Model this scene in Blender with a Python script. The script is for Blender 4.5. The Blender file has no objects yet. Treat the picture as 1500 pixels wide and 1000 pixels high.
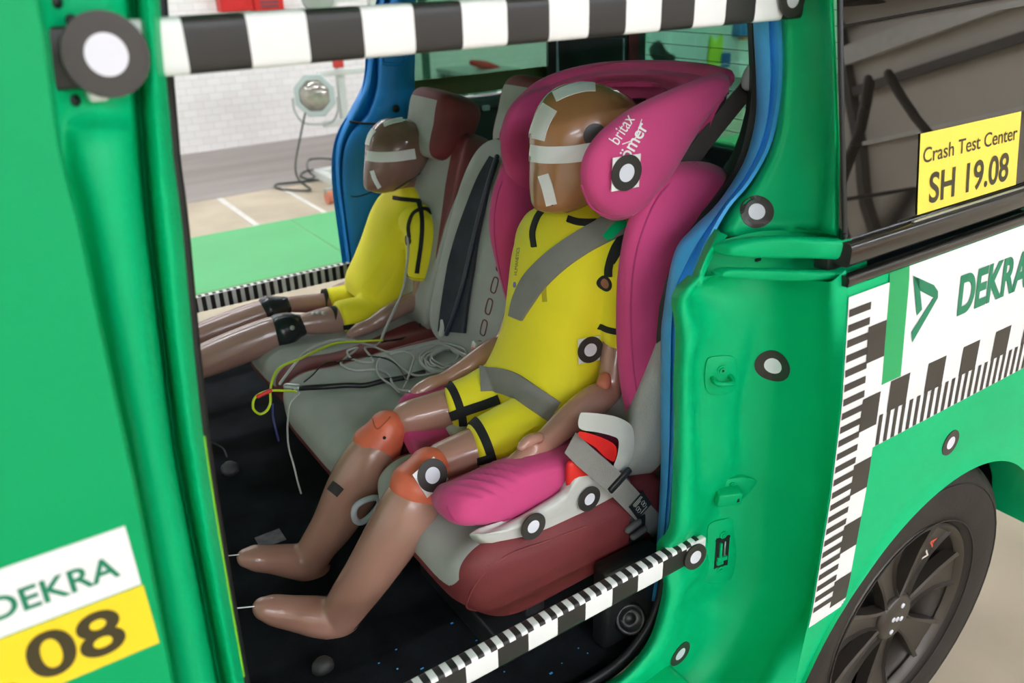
import bpy, bmesh, math, random
from mathutils import Vector, Matrix
from mathutils.bvhtree import BVHTree
random.seed(7)
SC = bpy.context.scene
COL = SC.collection
# ------------------------------------------------------------------ camera, world, exposure
F = 1194.0                                   # focal length in pixels of the 1500x1000 frame
CAM = Vector((0, 0, 1.5))
AX = ((0.82918952, -0.25673963, 0.49651737), (-0.55830633, -0.33721134, 0.75801224), (0.02718049, 0.9057446, 0.42295147))
rgt = Vector((AX[0][0], AX[1][0], -AX[2][0]))
dwn = Vector((AX[0][1], AX[1][1], -AX[2][1]))
fwd = Vector((AX[0][2], AX[1][2], -AX[2][2]))
cd = bpy.data.cameras.new('camera')
cd.sensor_width = 36.0
cd.lens = F / 1500 * 36
cd.clip_start = 0.02
cd.dof.use_dof = True
cd.dof.focus_distance = 1.35
cd.dof.aperture_fstop = 4.5
cam = bpy.data.objects.new('camera', cd)
COL.objects.link(cam)
M = Matrix((rgt, -dwn, -fwd)).transposed().to_4x4()
M.translation = CAM
cam.matrix_world = M
SC.camera = cam
w = bpy.data.worlds.new('hall_air')
SC.world = w
w.use_nodes = True
w.node_tree.nodes['Background'].inputs[0].default_value = (0.9, 0.95, 1.0, 1)
w.node_tree.nodes['Background'].inputs[1].default_value = 0.3
vs = SC.view_settings
vs.view_transform = 'Standard'
vs.look = 'None'
vs.exposure = 1.68
vs.gamma = 1
vs.use_curve_mapping = False
LAMP_POWER = 11.0

# ------------------------------------------------------------------ helpers: points
def at(px, py, Y=None, X=None, Z=None):
    """the point of the place seen at a pixel, at depth Y (or on plane X / Z)"""
    d = rgt * ((px - 750) / F) + dwn * ((py - 500) / F) + fwd
    if Y is not None: t = Y / d.y
    elif X is not None: t = X / d.x
    else: t = (Z - 1.5) / d.z
    return CAM + d * t
def dep(p): return (Vector(p) - CAM).dot(fwd)
def V(*a): return Vector(a)
def cr(pts, n=6, closed=False):
    """Catmull-Rom through points (tuples of any length)"""
    pts = [tuple(p) for p in pts]
    out = []
    N = len(pts)
    segs = N if closed else N - 1
    for i in range(segs):
        if closed: a, b, c, d = (pts[(i + k - 1) % N] for k in range(4))
        else:
            a = pts[i - 1] if i else tuple(2 * u - v for u, v in zip(pts[0], pts[1]))
            b, c = pts[i], pts[i + 1]
            d = pts[i + 2] if i + 2 < N else tuple(2 * u - v for u, v in zip(pts[-1], pts[-2]))
        for k in range(n):
            t = k / n
            out.append(tuple(0.5 * (2 * q + (r - p) * t + (2 * p - 5 * q + 4 * r - s) * t * t + (3 * q - p - 3 * r + s) * t ** 3)
                             for p, q, r, s in zip(a, b, c, d)))
    if not closed: out.append(pts[-1])
    return out
# ------------------------------------------------------------------ helpers: materials
def lin(c):
    return tuple(((v / 255) / 12.92 if v / 255 <= 0.04045 else ((v / 255 + 0.055) / 1.055) ** 2.4) for v in c)
MATS = {}
def mat(name, rgb, rough=0.5, metal=0.0, var=0.06, vscale=8, bump=0.0, bscale=200, coat=0.0, rgb2=None, thr=0.0, seam=None, stretch=None, spec=0.5, rough2=None, sheen=0.0):
    """procedural principled material; rgb2 = second colour where mesh attribute 'f' > thr"""
    if name in MATS: return MATS[name]
    m = bpy.data.materials.new(name)
    m.use_nodes = True
    nt = m.node_tree
    N, L = nt.nodes, nt.links
    b = N['Principled BSDF']
    b.inputs['Roughness'].default_value = rough
    b.inputs['Metallic'].default_value = metal
    b.inputs['Coat Weight'].default_value = coat
    b.inputs['Coat Roughness'].default_value = 0.08
    b.inputs['Specular IOR Level'].default_value = spec
    b.inputs['Sheen Weight'].default_value = sheen
    tc = N.new('ShaderNodeTexCoord')
    src = tc.outputs['Object']
    if stretch:
        mp = N.new('ShaderNodeMapping'); mp.inputs['Scale'].default_value = stretch
        L.new(src, mp.inputs[0]); src = mp.outputs[0]
    c = lin(rgb)
    ns = N.new('ShaderNodeTexNoise'); ns.inputs['Scale'].default_value = vscale; ns.inputs['Detail'].default_value = 5
    L.new(src, ns.inputs['Vector'])
    mr = N.new('ShaderNodeMapRange'); mr.inputs[1].default_value = 0.3; mr.inputs[2].default_value = 0.7
    mr.inputs[3].default_value = 1 - var; mr.inputs[4].default_value = 1 + var
    L.new(ns.outputs[0], mr.inputs[0])
    base = N.new('ShaderNodeMix'); base.data_type = 'RGBA'
    base.inputs[6].default_value = (*c, 1); base.inputs[7].default_value = (*c, 1); base.inputs[0].default_value = 0
    if rgb2 is not None:
        at_ = N.new('ShaderNodeAttribute'); at_.attribute_name = 'f'
        gt = N.new('ShaderNodeMath'); gt.operation = 'GREATER_THAN'; gt.inputs[1].default_value = thr
        L.new(at_.outputs['Fac'], gt.inputs[0]); L.new(gt.outputs[0], base.inputs[0])
        base.inputs[7].default_value = (*lin(rgb2), 1)
        if rough2 is not None:
            rm = N.new('ShaderNodeMix'); rm.inputs[2].default_value = rough; rm.inputs[3].default_value = rough2
            L.new(gt.outputs[0], rm.inputs[0]); L.new(rm.outputs[0], b.inputs['Roughness'])
    col = base.outputs[2]
    if seam is not None:
        at2 = N.new('ShaderNodeAttribute'); at2.attribute_name = 'f'
        ab = N.new('ShaderNodeMath'); ab.operation = 'ABSOLUTE'; L.new(at2.outputs['Fac'], ab.inputs[0])
        lt = N.new('ShaderNodeMath'); lt.operation = 'LESS_THAN'; lt.inputs[1].default_value = seam[1]
        L.new(ab.outputs[0], lt.inputs[0])
        sm = N.new('ShaderNodeMix'); sm.data_type = 'RGBA'; sm.inputs[7].default_value = (*lin(seam[0]), 1)
        L.new(lt.outputs[0], sm.inputs[0]); L.new(col, sm.inputs[6]); col = sm.outputs[2]
    mu = N.new('ShaderNodeVectorMath'); mu.operation = 'SCALE'
    L.new(col, mu.inputs[0]); L.new(mr.outputs[0], mu.inputs['Scale'])
    L.new(mu.outputs[0], b.inputs['Base Color'])
    if bump:
        n2 = N.new('ShaderNodeTexNoise'); n2.inputs['Scale'].default_value = bscale; n2.inputs['Detail'].default_value = 3
        L.new(src, n2.inputs['Vector'])
        bp = N.new('ShaderNodeBump'); bp.inputs['Strength'].default_value = bump; bp.inputs['Distance'].default_value = 0.002
        L.new(n2.outputs[0], bp.inputs['Height']); L.new(bp.outputs[0], b.inputs['Normal'])
    MATS[name] = m
    return m
def glass(name, tint, rough, refl, trans):
    m = bpy.data.materials.new(name); m.use_nodes = True
    N, L = m.node_tree.nodes, m.node_tree.links
    N.clear()
    o = N.new('ShaderNodeOutputMaterial')
    t = N.new('ShaderNodeBsdfTransparent'); t.inputs[0].default_value = (*(v * trans for v in tint), 1)
    g = N.new('ShaderNodeBsdfGlossy'); g.inputs['Roughness'].default_value = rough
    fr = N.new('ShaderNodeFresnel'); fr.inputs[0].default_value = 1.5
    ml = N.new('ShaderNodeMath'); ml.operation = 'MULTIPLY'; ml.inputs[1].default_value = refl
    x = N.new('ShaderNodeMixShader')
    L.new(fr.outputs[0], ml.inputs[0]); L.new(ml.outputs[0], x.inputs[0]); L.new(t.outputs[0], x.inputs[1]); L.new(g.outputs[0], x.inputs[2])
    L.new(x.outputs[0], o.inputs[0])
    return m
def emit(name, rgb, s):
    m = bpy.data.materials.new(name); m.use_nodes = True
    b = m.node_tree.nodes['Principled BSDF']
    b.inputs['Base Color'].default_value = (*lin(rgb), 1)
    b.inputs['Emission Color'].default_value = (*lin(rgb), 1); b.inputs['Emission Strength'].default_value = s
    return m
GREEN = mat('green_body_paint', (0, 184, 118), 0.42, var=0.07, vscale=5, bump=0.06, bscale=60, spec=0.2)
GREEN2 = mat('green_door_paint', (2, 164, 98), 0.45, var=0.04, vscale=4, spec=0.18)
GRIND = mat('green_wrap_stripe', (20, 165, 95), 0.4, var=0.03)
BLUE = mat('blue_trim_paint', (0, 134, 218), 0.5, var=0.07, vscale=6, bump=0.1, bscale=150)
BLUE2 = mat('blue_seal_paint', (72, 176, 244), 0.5, var=0.12, vscale=9, bump=0.1, bscale=120)
BLACK = mat('black_tape', (40, 38, 38), 0.4, var=0.05)
WHITE = mat('white_tape', (236, 236, 236), 0.38, var=0.02)
DARK = mat('dark_plastic', (26, 27, 29), 0.45, var=0.15, vscale=20)
RUBBER = mat('black_rubber', (30, 30, 30), 0.35, var=0.1)
CARPET = mat('black_carpet', (22, 25, 29), 0.95, var=0.5, vscale=14, bump=0.9, bscale=500, spec=0.15)
YEL = mat('yellow_neoprene', (248, 234, 34), 0.75, var=0.04, vscale=10, bump=0.12, bscale=900, sheen=0.1)
BAND = mat('black_binding', (24, 26, 28), 0.8, var=0.1)
MAG = mat('magenta_fabric', (204, 66, 126), 0.8, var=0.07, vscale=9, bump=0.25, bscale=900, sheen=0.15)
MAG2 = mat('magenta_fabric_dark', (176, 46, 108), 0.8, var=0.06, vscale=12, bump=0.25, bscale=900, sheen=0.15)
SHELL = mat('light_grey_plastic', (196, 197, 192), 0.45, var=0.03)
DSHELL = mat('dark_grey_plastic', (92, 92, 92), 0.5, var=0.05)
RED = mat('red_plastic', (225, 40, 36), 0.35, var=0.03)
BELT = mat('grey_belt_webbing', (134, 132, 128), 0.7, var=0.06, vscale=30, bump=0.3, bscale=700)
BELTD = mat('dark_belt_webbing', (84, 80, 76), 0.8, var=0.1, bump=0.3, bscale=700)
SEATM = mat('seat_grey_and_maroon', (118, 44, 48), 0.62, var=0.07, vscale=16, bump=0.3, bscale=500, rgb2=(170, 171, 166), seam=((128, 105, 100), 0.0012), rough2=0.8)
MAROON = mat('maroon_leather', (104, 38, 43), 0.5, var=0.06, vscale=14, bump=0.3, bscale=450)
SKIN = mat('brown_dummy_vinyl', (180, 134, 118), 0.26, coat=.5, var=0.04, vscale=7, rgb2=(170, 118, 78), thr=0.0, bump=0.03, bscale=60)
SKIN2 = mat('dark_brown_dummy_vinyl', (164, 128, 116), 0.26, coat=.5, var=0.04, vscale=7, rgb2=(136, 100, 90), thr=0.0)
ORANGE = mat('orange_knee_vinyl', (226, 112, 82), 0.4, var=0.06, vscale=25)
BKNEE = mat('black_knee_vinyl', (34, 36, 38), 0.25, var=0.05)
MARKB = mat('marker_black', (56, 52, 49), 0.4, var=0.04)
MARKW = mat('marker_white', (226, 226, 236), 0.4, var=0.01)
YST = mat('yellow_sticker', (250, 216, 36), 0.4, var=0.02)
INK = mat('dark_ink', (60, 52, 22), 0.5, var=0.02)
GTXT = mat('green_lettering', (10, 128, 92), 0.4, var=0.02)
CGREY = mat('grey_cable', (176, 176, 172), 0.4, var=0.05)
CBLK = mat('black_cable', (26, 27, 28), 0.4, var=0.05)
CYG = mat('yellow_green_cable', (190, 216, 30), 0.4, var=0.05)
TYRE = mat('tyre_rubber', (50, 45, 41), 0.75, var=0.14, vscale=10, bump=0.3, bscale=100, spec=0.3)
RIM = mat('dark_alloy', (72, 66, 60), 0.38, metal=0.35, var=0.08)
STEEL = mat('grey_steel', (180, 186, 184), 0.35, metal=0.6)
TANP = mat('brown_tape', (120, 90, 60), 0.5)

# ------------------------------------------------------------------ helpers: objects
def link(name, me, m, parent=None, smooth=True):
    o = bpy.data.objects.new(name, me)
    COL.objects.link(o)
    for x in (m if isinstance(m, (list, tuple)) else [m]): me.materials.append(x)
    if smooth:
        me.polygons.foreach_set('use_smooth', [True] * len(me.polygons))
    if parent is not None: adopt(o, parent)
    return o
def mesh(name, vs_, fs, m, parent=None, smooth=True, mi=None):
    me = bpy.data.meshes.new(name)
    me.from_pydata([tuple(v) for v in vs_], [], fs)
    me.validate()
    o = link(name, me, m, parent, smooth)
    if mi: me.polygons.foreach_set('material_index', mi)
    me.update()
    return o
def tag(o, label=None, cat=None, group=None, kind=None):
    if label: o['label'] = label
    if cat: o['category'] = cat
    if group: o['group'] = group
    if kind: o['kind'] = kind
    return o
def empty(name, loc, label=None, cat=None, group=None):
    o = bpy.data.objects.new(name, None); COL.objects.link(o)
    o.location = loc; o.empty_display_size = 0.05
    bpy.context.view_layer.update()
    return tag(o, label, cat, group)
def adopt(o, root):
    """parent keeping the world-space mesh where it is"""
    o.parent = root
    o.matrix_parent_inverse = Matrix.Translation(-Vector(root.location)) if root.type == 'EMPTY' else Matrix.Identity(4)
    return o
class MB:
    """collects geometry in world space"""
    def __init__(s): s.v = []; s.f = []; s.mi = []
    def add(s, vs_, fs, mi=0):
        k = len(s.v); s.v += [Vector(v) for v in vs_]; s.f += [tuple(i + k for i in f) for f in fs]
        s.mi += [mi] * len(fs); return s
    def grid(s, rows, closed_u=False, mi=0, cap=False, flip=False):
        n = len(rows[0]); k = len(s.v)
        for r in rows: s.v += [Vector(p) for p in r]
        for i in range(len(rows) - 1):
            for j in range(n if closed_u else n - 1):
                a, b = k + i * n + j, k + i * n + (j + 1) % n
                q = (a, b, b + n, a + n); s.f.append(q[::-1] if flip else q); s.mi.append(mi)
        if cap:
            a = tuple(range(k, k + n)); b = tuple(range(k + (len(rows) - 1) * n, k + len(rows) * n))
            s.f.append(a[::-1] if not flip else a); s.f.append(b if not flip else b[::-1]); s.mi += [mi, mi]
        return s
    def box(s, c, h, R=None, mi=0, bev=0.0):
        bm = bmesh.new(); bmesh.ops.create_cube(bm, size=2)
        for v in bm.verts: v.co = Vector((v.co.x * h[0], v.co.y * h[1], v.co.z * h[2]))
        if bev: bmesh.ops.bevel(bm, geom=bm.edges[:], offset=min(bev, min(h) * 0.95), segments=3, profile=0.5, affect='EDGES')
        bm.verts.ensure_lookup_table()
        vs_ = [(R @ v.co if R else v.co) + Vector(c) for v in bm.verts]
        bm.verts.index_update()
        fs = [tuple(v.index for v in f.verts) for f in bm.faces]
        bm.free(); return s.add(vs_, fs, mi)
    def tube(s, pts, r, seg=10, sub=6, mi=0, ell=None, caps=True, closed=False, ck=1.0):
        """tube through points; r number or list; round ends"""
        rr = list(r) if isinstance(r, (list, tuple)) else [r] * len(pts)
        P = cr([(*p, q) for p, q in zip(pts, rr)], sub, closed) if sub > 1 else [(*p, q) for p, q in zip(pts, rr)]
        C = [Vector(p[:3]) for p in P]; R_ = [p[3] for p in P]
        n = len(C)
        if closed: C.append(C[0]); R_.append(R_[0]); n += 1
        if caps and not closed:
            t0 = (C[1] - C[0]).normalized(); t1 = (C[-1] - C[-2]).normalized()
            a = [(C[0] - t0 * R_[0] * ck * math.sin(x), R_[0] * math.cos(x)) for x in (1.5, 1.2, 0.8, 0.4)]
            b = [(C[-1] + t1 * R_[-1] * ck * math.sin(x), R_[-1] * math.cos(x)) for x in (0.4, 0.8, 1.2, 1.5)]
            C = [x[0] for x in a] + C + [x[0] for x in b]; R_ = [x[1] for x in a] + R_ + [x[1] for x in b]
            n = len(C)
        rows = []; up = None
        for i in range(n):
            t = (C[min(i + 1, n - 1)] - C[max(i - 1, 0)])
            if t.length < 1e-9: t = Vector((0, 0, 1))
            t.normalize()
            if up is None:
                up = Vector((0, 0, 1)) if abs(t.z) < 0.9 else Vector((1, 0, 0))
            up = (up - t * up.dot(t))
            if up.length < 1e-6: up = t.orthogonal()
            up.normalize(); sd = t.cross(up)
            ea, eb = ell if ell else (1, 1)
            rows.append([C[i] + (up * math.cos(2 * math.pi * j / seg) * ea + sd * math.sin(2 * math.pi * j / seg) * eb) * R_[i] for j in range(seg)])
        return s.grid(rows, closed_u=True, mi=mi, cap=caps and not closed, flip=True)
    def rings(s, rows, mi=0): return s.grid(rows, closed_u=True, mi=mi, cap=True)
    def cyl(s, a, b, r, seg=24, mi=0, r2=None):
        a, b = Vector(a), Vector(b); t = (b - a).normalized(); u = t.orthogonal().normalized(); v = t.cross(u)
        rows = [[p + (u * math.cos(2 * math.pi * j / seg) + v * math.sin(2 * math.pi * j / seg)) * q for j in range(seg)] for p, q in ((a, r), (b, r if r2 is None else r2))]
        return s.grid(rows, closed_u=True, mi=mi, cap=True)
    def build(s, name, m, parent=None, smooth=True, auto=None):
        me = bpy.data.meshes.new(name)
        me.from_pydata([tuple(v) for v in s.v], [], s.f)
        o = link(name, me, m, None, smooth)
        me.polygons.foreach_set('material_index', s.mi)
        bm = bmesh.new(); bm.from_mesh(me); bmesh.ops.recalc_face_normals(bm, faces=bm.faces[:])
        if auto:
            for e in bm.edges:
                if len(e.link_faces) == 2 and e.calc_face_angle(0) > auto: e.smooth = False
        bm.to_mesh(me); bm.free(); me.update()
        if parent is not None: adopt(o, parent)
        return o
def boxes(name, m, parent, *bx, bev=0.003, smooth=True):
    b = MB()
    for c, h in bx: b.box(c, h, bev=bev)
    return b.build(name, m, parent, smooth, auto=0.6)
def ev(o, mods):
    for t, kw in mods:
        md = o.modifiers.new(t.lower(), t)
        for k, v in kw.items(): setattr(md, k, v)
    return o
def bake(o):
    dg = bpy.context.evaluated_depsgraph_get(); dg.update()
    me = bpy.data.meshes.new_from_object(o.evaluated_get(dg))
    old = o.data; o.modifiers.clear(); o.data = me; bpy.data.meshes.remove(old)
    me.polygons.foreach_set('use_smooth', [True] * len(me.polygons))
    return o
def fuse(name, mb, vox, m, parent=None, smooth=6):
    me = bpy.data.meshes.new(name); me.from_pydata([tuple(v) for v in mb.v], [], mb.f)
    o = link(name, me, m)
    bm = bmesh.new(); bm.from_mesh(me); bmesh.ops.recalc_face_normals(bm, faces=bm.faces[:]); bm.to_mesh(me); bm.free()
    ev(o, [('REMESH', dict(mode='VOXEL', voxel_size=vox)), ('SMOOTH', dict(iterations=smooth, factor=0.6))])
    bake(o)
    if parent is not None: adopt(o, parent)
    return o
def field(o, fn):
    me = o.data; a = me.attributes.new('f', 'FLOAT', 'POINT')
    a.data.foreach_set('value', [fn(v.co) for v in me.vertices])
    return o
def bvh(*objs):
    vs_, fs = [], []
    for o in objs:
        k = len(vs_); vs_ += [v.co.copy() for v in o.data.vertices]; fs += [tuple(i + k for i in p.vertices) for p in o.data.polygons]
    return BVHTree.FromPolygons(vs_, fs)
def on(px, py, tree, off=0.0, Y=None):
    """first point of a built surface seen through a pixel"""
    d = (rgt * ((px - 750) / F) + dwn * ((py - 500) / F) + fwd).normalized()
    p, n, i, t = tree.ray_cast(CAM, d)
    if p is None:
        best = None                     # the line passes just beside the thing: take the nearest point of its surface
        for k in range(60):
            h = tree.find_nearest(CAM + d * (.5 + k * .035))
            if h[0] is not None and (best is None or h[3] < best[3]): best = h
        p, n = best[0], best[1]
        if n.dot(d) > .3: n = -n
        return p + n * off, n
    if n.dot(d) > 0: n = -n
    return p + n * off, n
def patch_rows(ctrl, nu=6, nv=6):
    rows = [cr(r, nu) for r in ctrl]
    cols = [cr([r[j] for r in rows], nv) for j in range(len(rows[0]))]
    return [[Vector(cols[j][i]) for j in range(len(cols))] for i in range(len(cols[0]))]
def shell(name, rows, th, m, parent=None, away=None, fn=None):
    """surface grid with thickness th on the side away from the viewer side"""
    me = bpy.data.meshes.new(name)
    n = len(rows[0]); vs_ = [p for r in rows for p in r]
    if fn: vs_ = [fn(p) for p in vs_]
    fs = [(i * n + j, i * n + j + 1, (i + 1) * n + j + 1, (i + 1) * n + j) for i in range(len(rows) - 1) for j in range(n - 1)]
    me.from_pydata([tuple(v) for v in vs_], [], fs)
    o = link(name, me, m)
    nn = me.polygons[len(fs) // 2].normal; c = me.polygons[len(fs) // 2].center
    if nn.dot(CAM - c) < 0: me.flip_normals()
    ev(o, [('SOLIDIFY', dict(thickness=th, offset=-1))])
    bake(o)
    bm = bmesh.new(); bm.from_mesh(o.data)
    for e in bm.edges:
        if len(e.link_faces) == 2 and e.calc_face_angle(0) > .9: e.smooth = False
    bm.to_mesh(o.data); bm.free()
    if parent is not None: adopt(o, parent)
    return o
def pillow(name, outline, th, m, parent=None, normal=None, rings=9, power=0.5, back=1.0, fieldfn=None, bow=0.0, flat=0.0, mb=None):
    """puffed pad with the given outline (3D points, smoothed)"""
    O = [Vector(p) for p in cr([tuple(p) for p in outline], 5, closed=True)]
    c = sum(O, Vector()) / len(O)
    if normal is None:
        nrm = Vector()
        for i in range(len(O)): nrm += (O[i] - c).cross(O[(i + 1) % len(O)] - c)
        nrm.normalize()
    else: nrm = Vector(normal).normalized()
    if nrm.dot(CAM - c) < 0: nrm = -nrm
    own = mb is None; b = MB() if own else mb
    def ringset(sign, k):
        rr = []
        for i in range(rings + 1):
            s = 1 - i / rings * 0.98
            h = th * k * (1 - s ** (2.6)) ** power
            rr.append([c + (p - c) * s + nrm * sign * h + nrm * bow * (s * s) for p in O])
        return rr
    A = ringset(1, 1.0); B = ringset(-1, back)
    rows = B[::-1] + A[1:]
    b.rings(rows)
    if not own: return b
    o = b.build(name, m, parent)
    return o
def ribbon(name, pts, width, m, parent=None, th=0.0012, sub=6, tree=None, off=0.0015):
    """strap: pts = [(point, widthdir)], solid strip"""
    P = cr([(*p, *d) for p, d in pts], sub)
    b = MB(); rows = []
    n = len(P)
    for i, q in enumerate(P):
        c = Vector(q[:3]); d = Vector(q[3:6]).normalized()
        t = (Vector(P[min(i + 1, n - 1)][:3]) - Vector(P[max(i - 1, 0)][:3])).normalized()
        nn = d.cross(t).normalized(); wd = width if not isinstance(width, (list, tuple)) else width[0] + (width[1] - width[0]) * i / (n - 1)
        w2 = wd / 2
        rows.append([c - d * w2 + nn * th, c - d * w2 * 0.5 + nn * th, c + nn * th, c + d * w2 * .5 + nn * th, c + d * w2 + nn * th, c + d * w2 - nn * th, c - nn * th, c - d * w2 - nn * th])
    b.rings(rows)
    return b.build(name, m, parent, auto=0.8)
def draped(name, pts, wpx, m, tree, parent=None, off=0.002, th=0.0015, sub=5, nw=5, Y=None):
    """strip lying on built surfaces along a pixel path; wpx = width in pixels, edges follow the surface"""
    P = cr([tuple(p) for p in pts], sub); n = len(P); rows = []
    for i, p in enumerate(P):
        q, r = P[max(i - 1, 0)], P[min(i + 1, n - 1)]
        dx, dy = r[0] - q[0], r[1] - q[1]; L = math.hypot(dx, dy) or 1
        nx, ny = -dy / L, dx / L
        wp = (wpx if not callable(wpx) else wpx(i / (n - 1))) * (p[2] if len(p) > 2 else 1)
        top = []; bot = []
        for k in range(nw):
            s = (k / (nw - 1) - 0.5) * wp
            c, nn = on(p[0] + nx * s, p[1] + ny * s, tree, 0, Y)
            top.append(c + nn * (off + th)); bot.append(c + nn * (off - 0.004))
        rows.append(top + bot[::-1])
    return MB().rings(rows).build(name, m, parent, auto=0.9)
def disc_on(name, c, n, r, parent, tree=None, ratio=0.5, square=False, m=None, seg=36, updir=Vector((0, 0, 1)), lift=0.0012):
    """round test marker: black ring with white centre, following the surface when a tree is given"""
    n = Vector(n).normalized(); u = updir.cross(n).normalized(); v = n.cross(u)
    b = MB(); rad = [0, ratio * 0.5, ratio, ratio * 1.0001, (1 + ratio) / 2, 1.0]
    def pt(x, y, l):
        p = Vector(c) + u * x + v * y
        if tree is not None:
            h = tree.ray_cast(p + n * 0.03, -n, 0.07)
            if h[0] is not None: p = h[0]
        return p + n * l
    if square:
        k = 6; g = [[pt((i / k * 2 - 1) * r * 1.0, (j / k * 2 - 1) * r * 1.0, lift * .5) for i in range(k + 1)] for j in range(k + 1)]
        b.grid(g, mi=1)
    rows = [[pt(q * r * math.cos(2 * math.pi * j / seg) * 0.999 + 1e-7, q * r * math.sin(2 * math.pi * j / seg), lift) for j in range(seg)] for q in rad]
    for i in range(len(rows) - 1):
        b.grid([rows[i], rows[i + 1]], closed_u=True, mi=1 if rad[i + 1] <= ratio else 0)
    b.grid([rows[-1], [p - n * lift * 1.6 for p in rows[-1]]], closed_u=True, mi=0)
    return b.build(name, m or [MARKB, MARKW], parent, smooth=False)
def text_mesh(txt, bold=0.0, space=1.0):
    cu = bpy.data.curves.new('lettering', 'FONT'); cu.body = txt; cu.size = 1; cu.offset = bold; cu.space_character = space
    o = bpy.data.objects.new('lettering', cu); COL.objects.link(o)
    dg = bpy.context.evaluated_depsgraph_get(); dg.update()
    me = bpy.data.meshes.new_from_object(o.evaluated_get(dg))
    bm = bmesh.new(); bm.from_mesh(me)
    for k in range(2):
        bmesh.ops.subdivide_edges(bm, edges=[e for e in bm.edges if e.calc_length() > 0.15], cuts=1)
    bmesh.ops.triangulate(bm, faces=bm.faces[:])
    vs_ = [v.co.copy() for v in bm.verts]; bm.verts.index_update(); fs = [tuple(v.index for v in f.verts) for f in bm.faces]
    bm.free(); bpy.data.objects.remove(o); bpy.data.meshes.remove(me)
    x0, x1 = min(v.x for v in vs_), max(v.x for v in vs_); y0, y1 = min(v.y for v in vs_), max(v.y for v in vs_)
    return [((v.x - x0) / (x1 - x0), (v.y - y0) / (y1 - y0)) for v in vs_], fs
def lettering(mb, txt, fn, bold=0.0, space=1.0, mi=0):
    """adds text to mb; fn maps (0..1, 0..1) of the text box to a point"""
    uv, fs = text_mesh(txt, bold, space)
    mb.add([fn(u, v) for u, v in uv], fs, mi)
def sq(name, fr, half, e1, e2, m, parent=None, deform=None, fld=None, nu=64, nv=40):
    """super-ellipsoid in a local frame with a deform function on local coordinates; fld gives the colour field"""
    def pw(c, e): return math.copysign(abs(c) ** e, c)
    vs_, fs, fv = [], [], []
    for i in range(nv + 1):
        ph = -math.pi / 2 + math.pi * i / nv
        for j in range(nu):
            th = 2 * math.pi * j / nu
            l = Vector((pw(math.cos(ph), e1) * pw(math.cos(th), e2), pw(math.cos(ph), e1) * pw(math.sin(th), e2), pw(math.sin(ph), e1)))
            if fld: fv.append(fld(l))
            q = Vector((l.x * half[0], l.y * half[1], l.z * half[2]))
            if deform: q = deform(q, l)
            vs_.append(fr @ q)
    for i in range(nv):
        for j in range(nu):
            a, b = i * nu + j, i * nu + (j + 1) % nu
            fs.append((a, b, b + nu, a + nu))
    o = mesh(name, vs_, fs, m)
    if fld:
        a = o.data.attributes.new('f', 'FLOAT', 'POINT'); a.data.foreach_set('value', fv)
    bm = bmesh.new(); bm.from_mesh(o.data); bmesh.ops.remove_doubles(bm, verts=bm.verts[:], dist=1e-5)
    bmesh.ops.recalc_face_normals(bm, faces=bm.faces[:]); bm.to_mesh(o.data); bm.free()
    if parent is not None: adopt(o, parent)
    return o
def frame(o, x, y, z):
    m_ = Matrix((Vector(x).normalized(), Vector(y).normalized(), Vector(z).normalized())).transposed().to_4x4()
    m_.translation = Vector(o); return m_

# ================================================================== THE HALL
CONC = mat('sandy_concrete', (196, 182, 158), 0.75, var=0.16, vscale=2.2, bump=0.15, bscale=40)
CONC2 = mat('worn_grey_concrete', (158, 150, 144), 0.75, var=0.14, vscale=1.6, bump=0.15, bscale=30, stretch=(0.4, 2.2, 1))
FGREEN = mat('green_floor_paint', (96, 190, 122), 0.5, var=0.05, vscale=2)
LINEW = mat('white_floor_paint', (226, 222, 214), 0.6, var=0.08, vscale=10)
def brick_mat():
    m = mat('white_painted_brick', (244, 240, 236), 0.7, var=0.02)
    nt = m.node_tree; N, L = nt.nodes, nt.links; b = N['Principled BSDF']
    tc = N.new('ShaderNodeTexCoord'); mp = N.new('ShaderNodeMapping'); mp.inputs['Rotation'].default_value = (math.pi / 2, 0, 0)
    br = N.new('ShaderNodeTexBrick'); br.inputs['Scale'].default_value = 4.0; br.inputs['Mortar Size'].default_value = 0.01
    br.inputs['Color1'].default_value = (*lin((246, 243, 240)), 1); br.inputs['Color2'].default_value = (*lin((240, 236, 232)), 1)
    br.inputs['Mortar'].default_value = (*lin((222, 217, 212)), 1)
    L.new(tc.outputs['Object'], mp.inputs[0]); L.new(mp.outputs[0], br.inputs['Vector']); L.new(br.outputs['Color'], b.inputs['Base Color'])
    return m
BRICK = brick_mat()
WALLW = mat('white_wall_paint', (236, 233, 226), 0.8, var=0.04, vscale=1)
CEIL = mat('ceiling_sheet', (196, 190, 178), 0.8, var=0.06, vscale=1)
X0, X1, Y0, Y1, H = -5.0, 10.0, -9.0, 7.78, 4.0
def struct(name, m, *bx, bev=0.0):
    b = MB()
    for c, h in bx: b.box(c, h, bev=bev)
    o = b.build(name, m, None, smooth=False); o['kind'] = 'structure'; return o
mx, my, hx, hy = (X0 + X1) / 2, (Y0 + Y1) / 2, (X1 - X0) / 2, (Y1 - Y0) / 2
struct('floor', CONC, ((mx, my, -0.1), (hx + .2, hy + .2, 0.1)))
struct('wall_back', BRICK, ((mx, Y1 + .1, H / 2), (hx + .2, 0.1, H / 2)))
struct('wall_front', mat('beige_wall', (206, 196, 180), 0.8, var=.05, vscale=1), ((mx, Y0 - .1, H / 2), (hx + .2, 0.1, H / 2)))
struct('wall_left', WALLW, ((X0 - .1, my, H / 2), (0.1, hy, H / 2)))
struct('wall_right', mat('beige_wall', (196, 184, 166), 0.8, var=.05, vscale=1), ((X1 + .1, my, H / 2), (0.1, hy, H / 2)))
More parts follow.
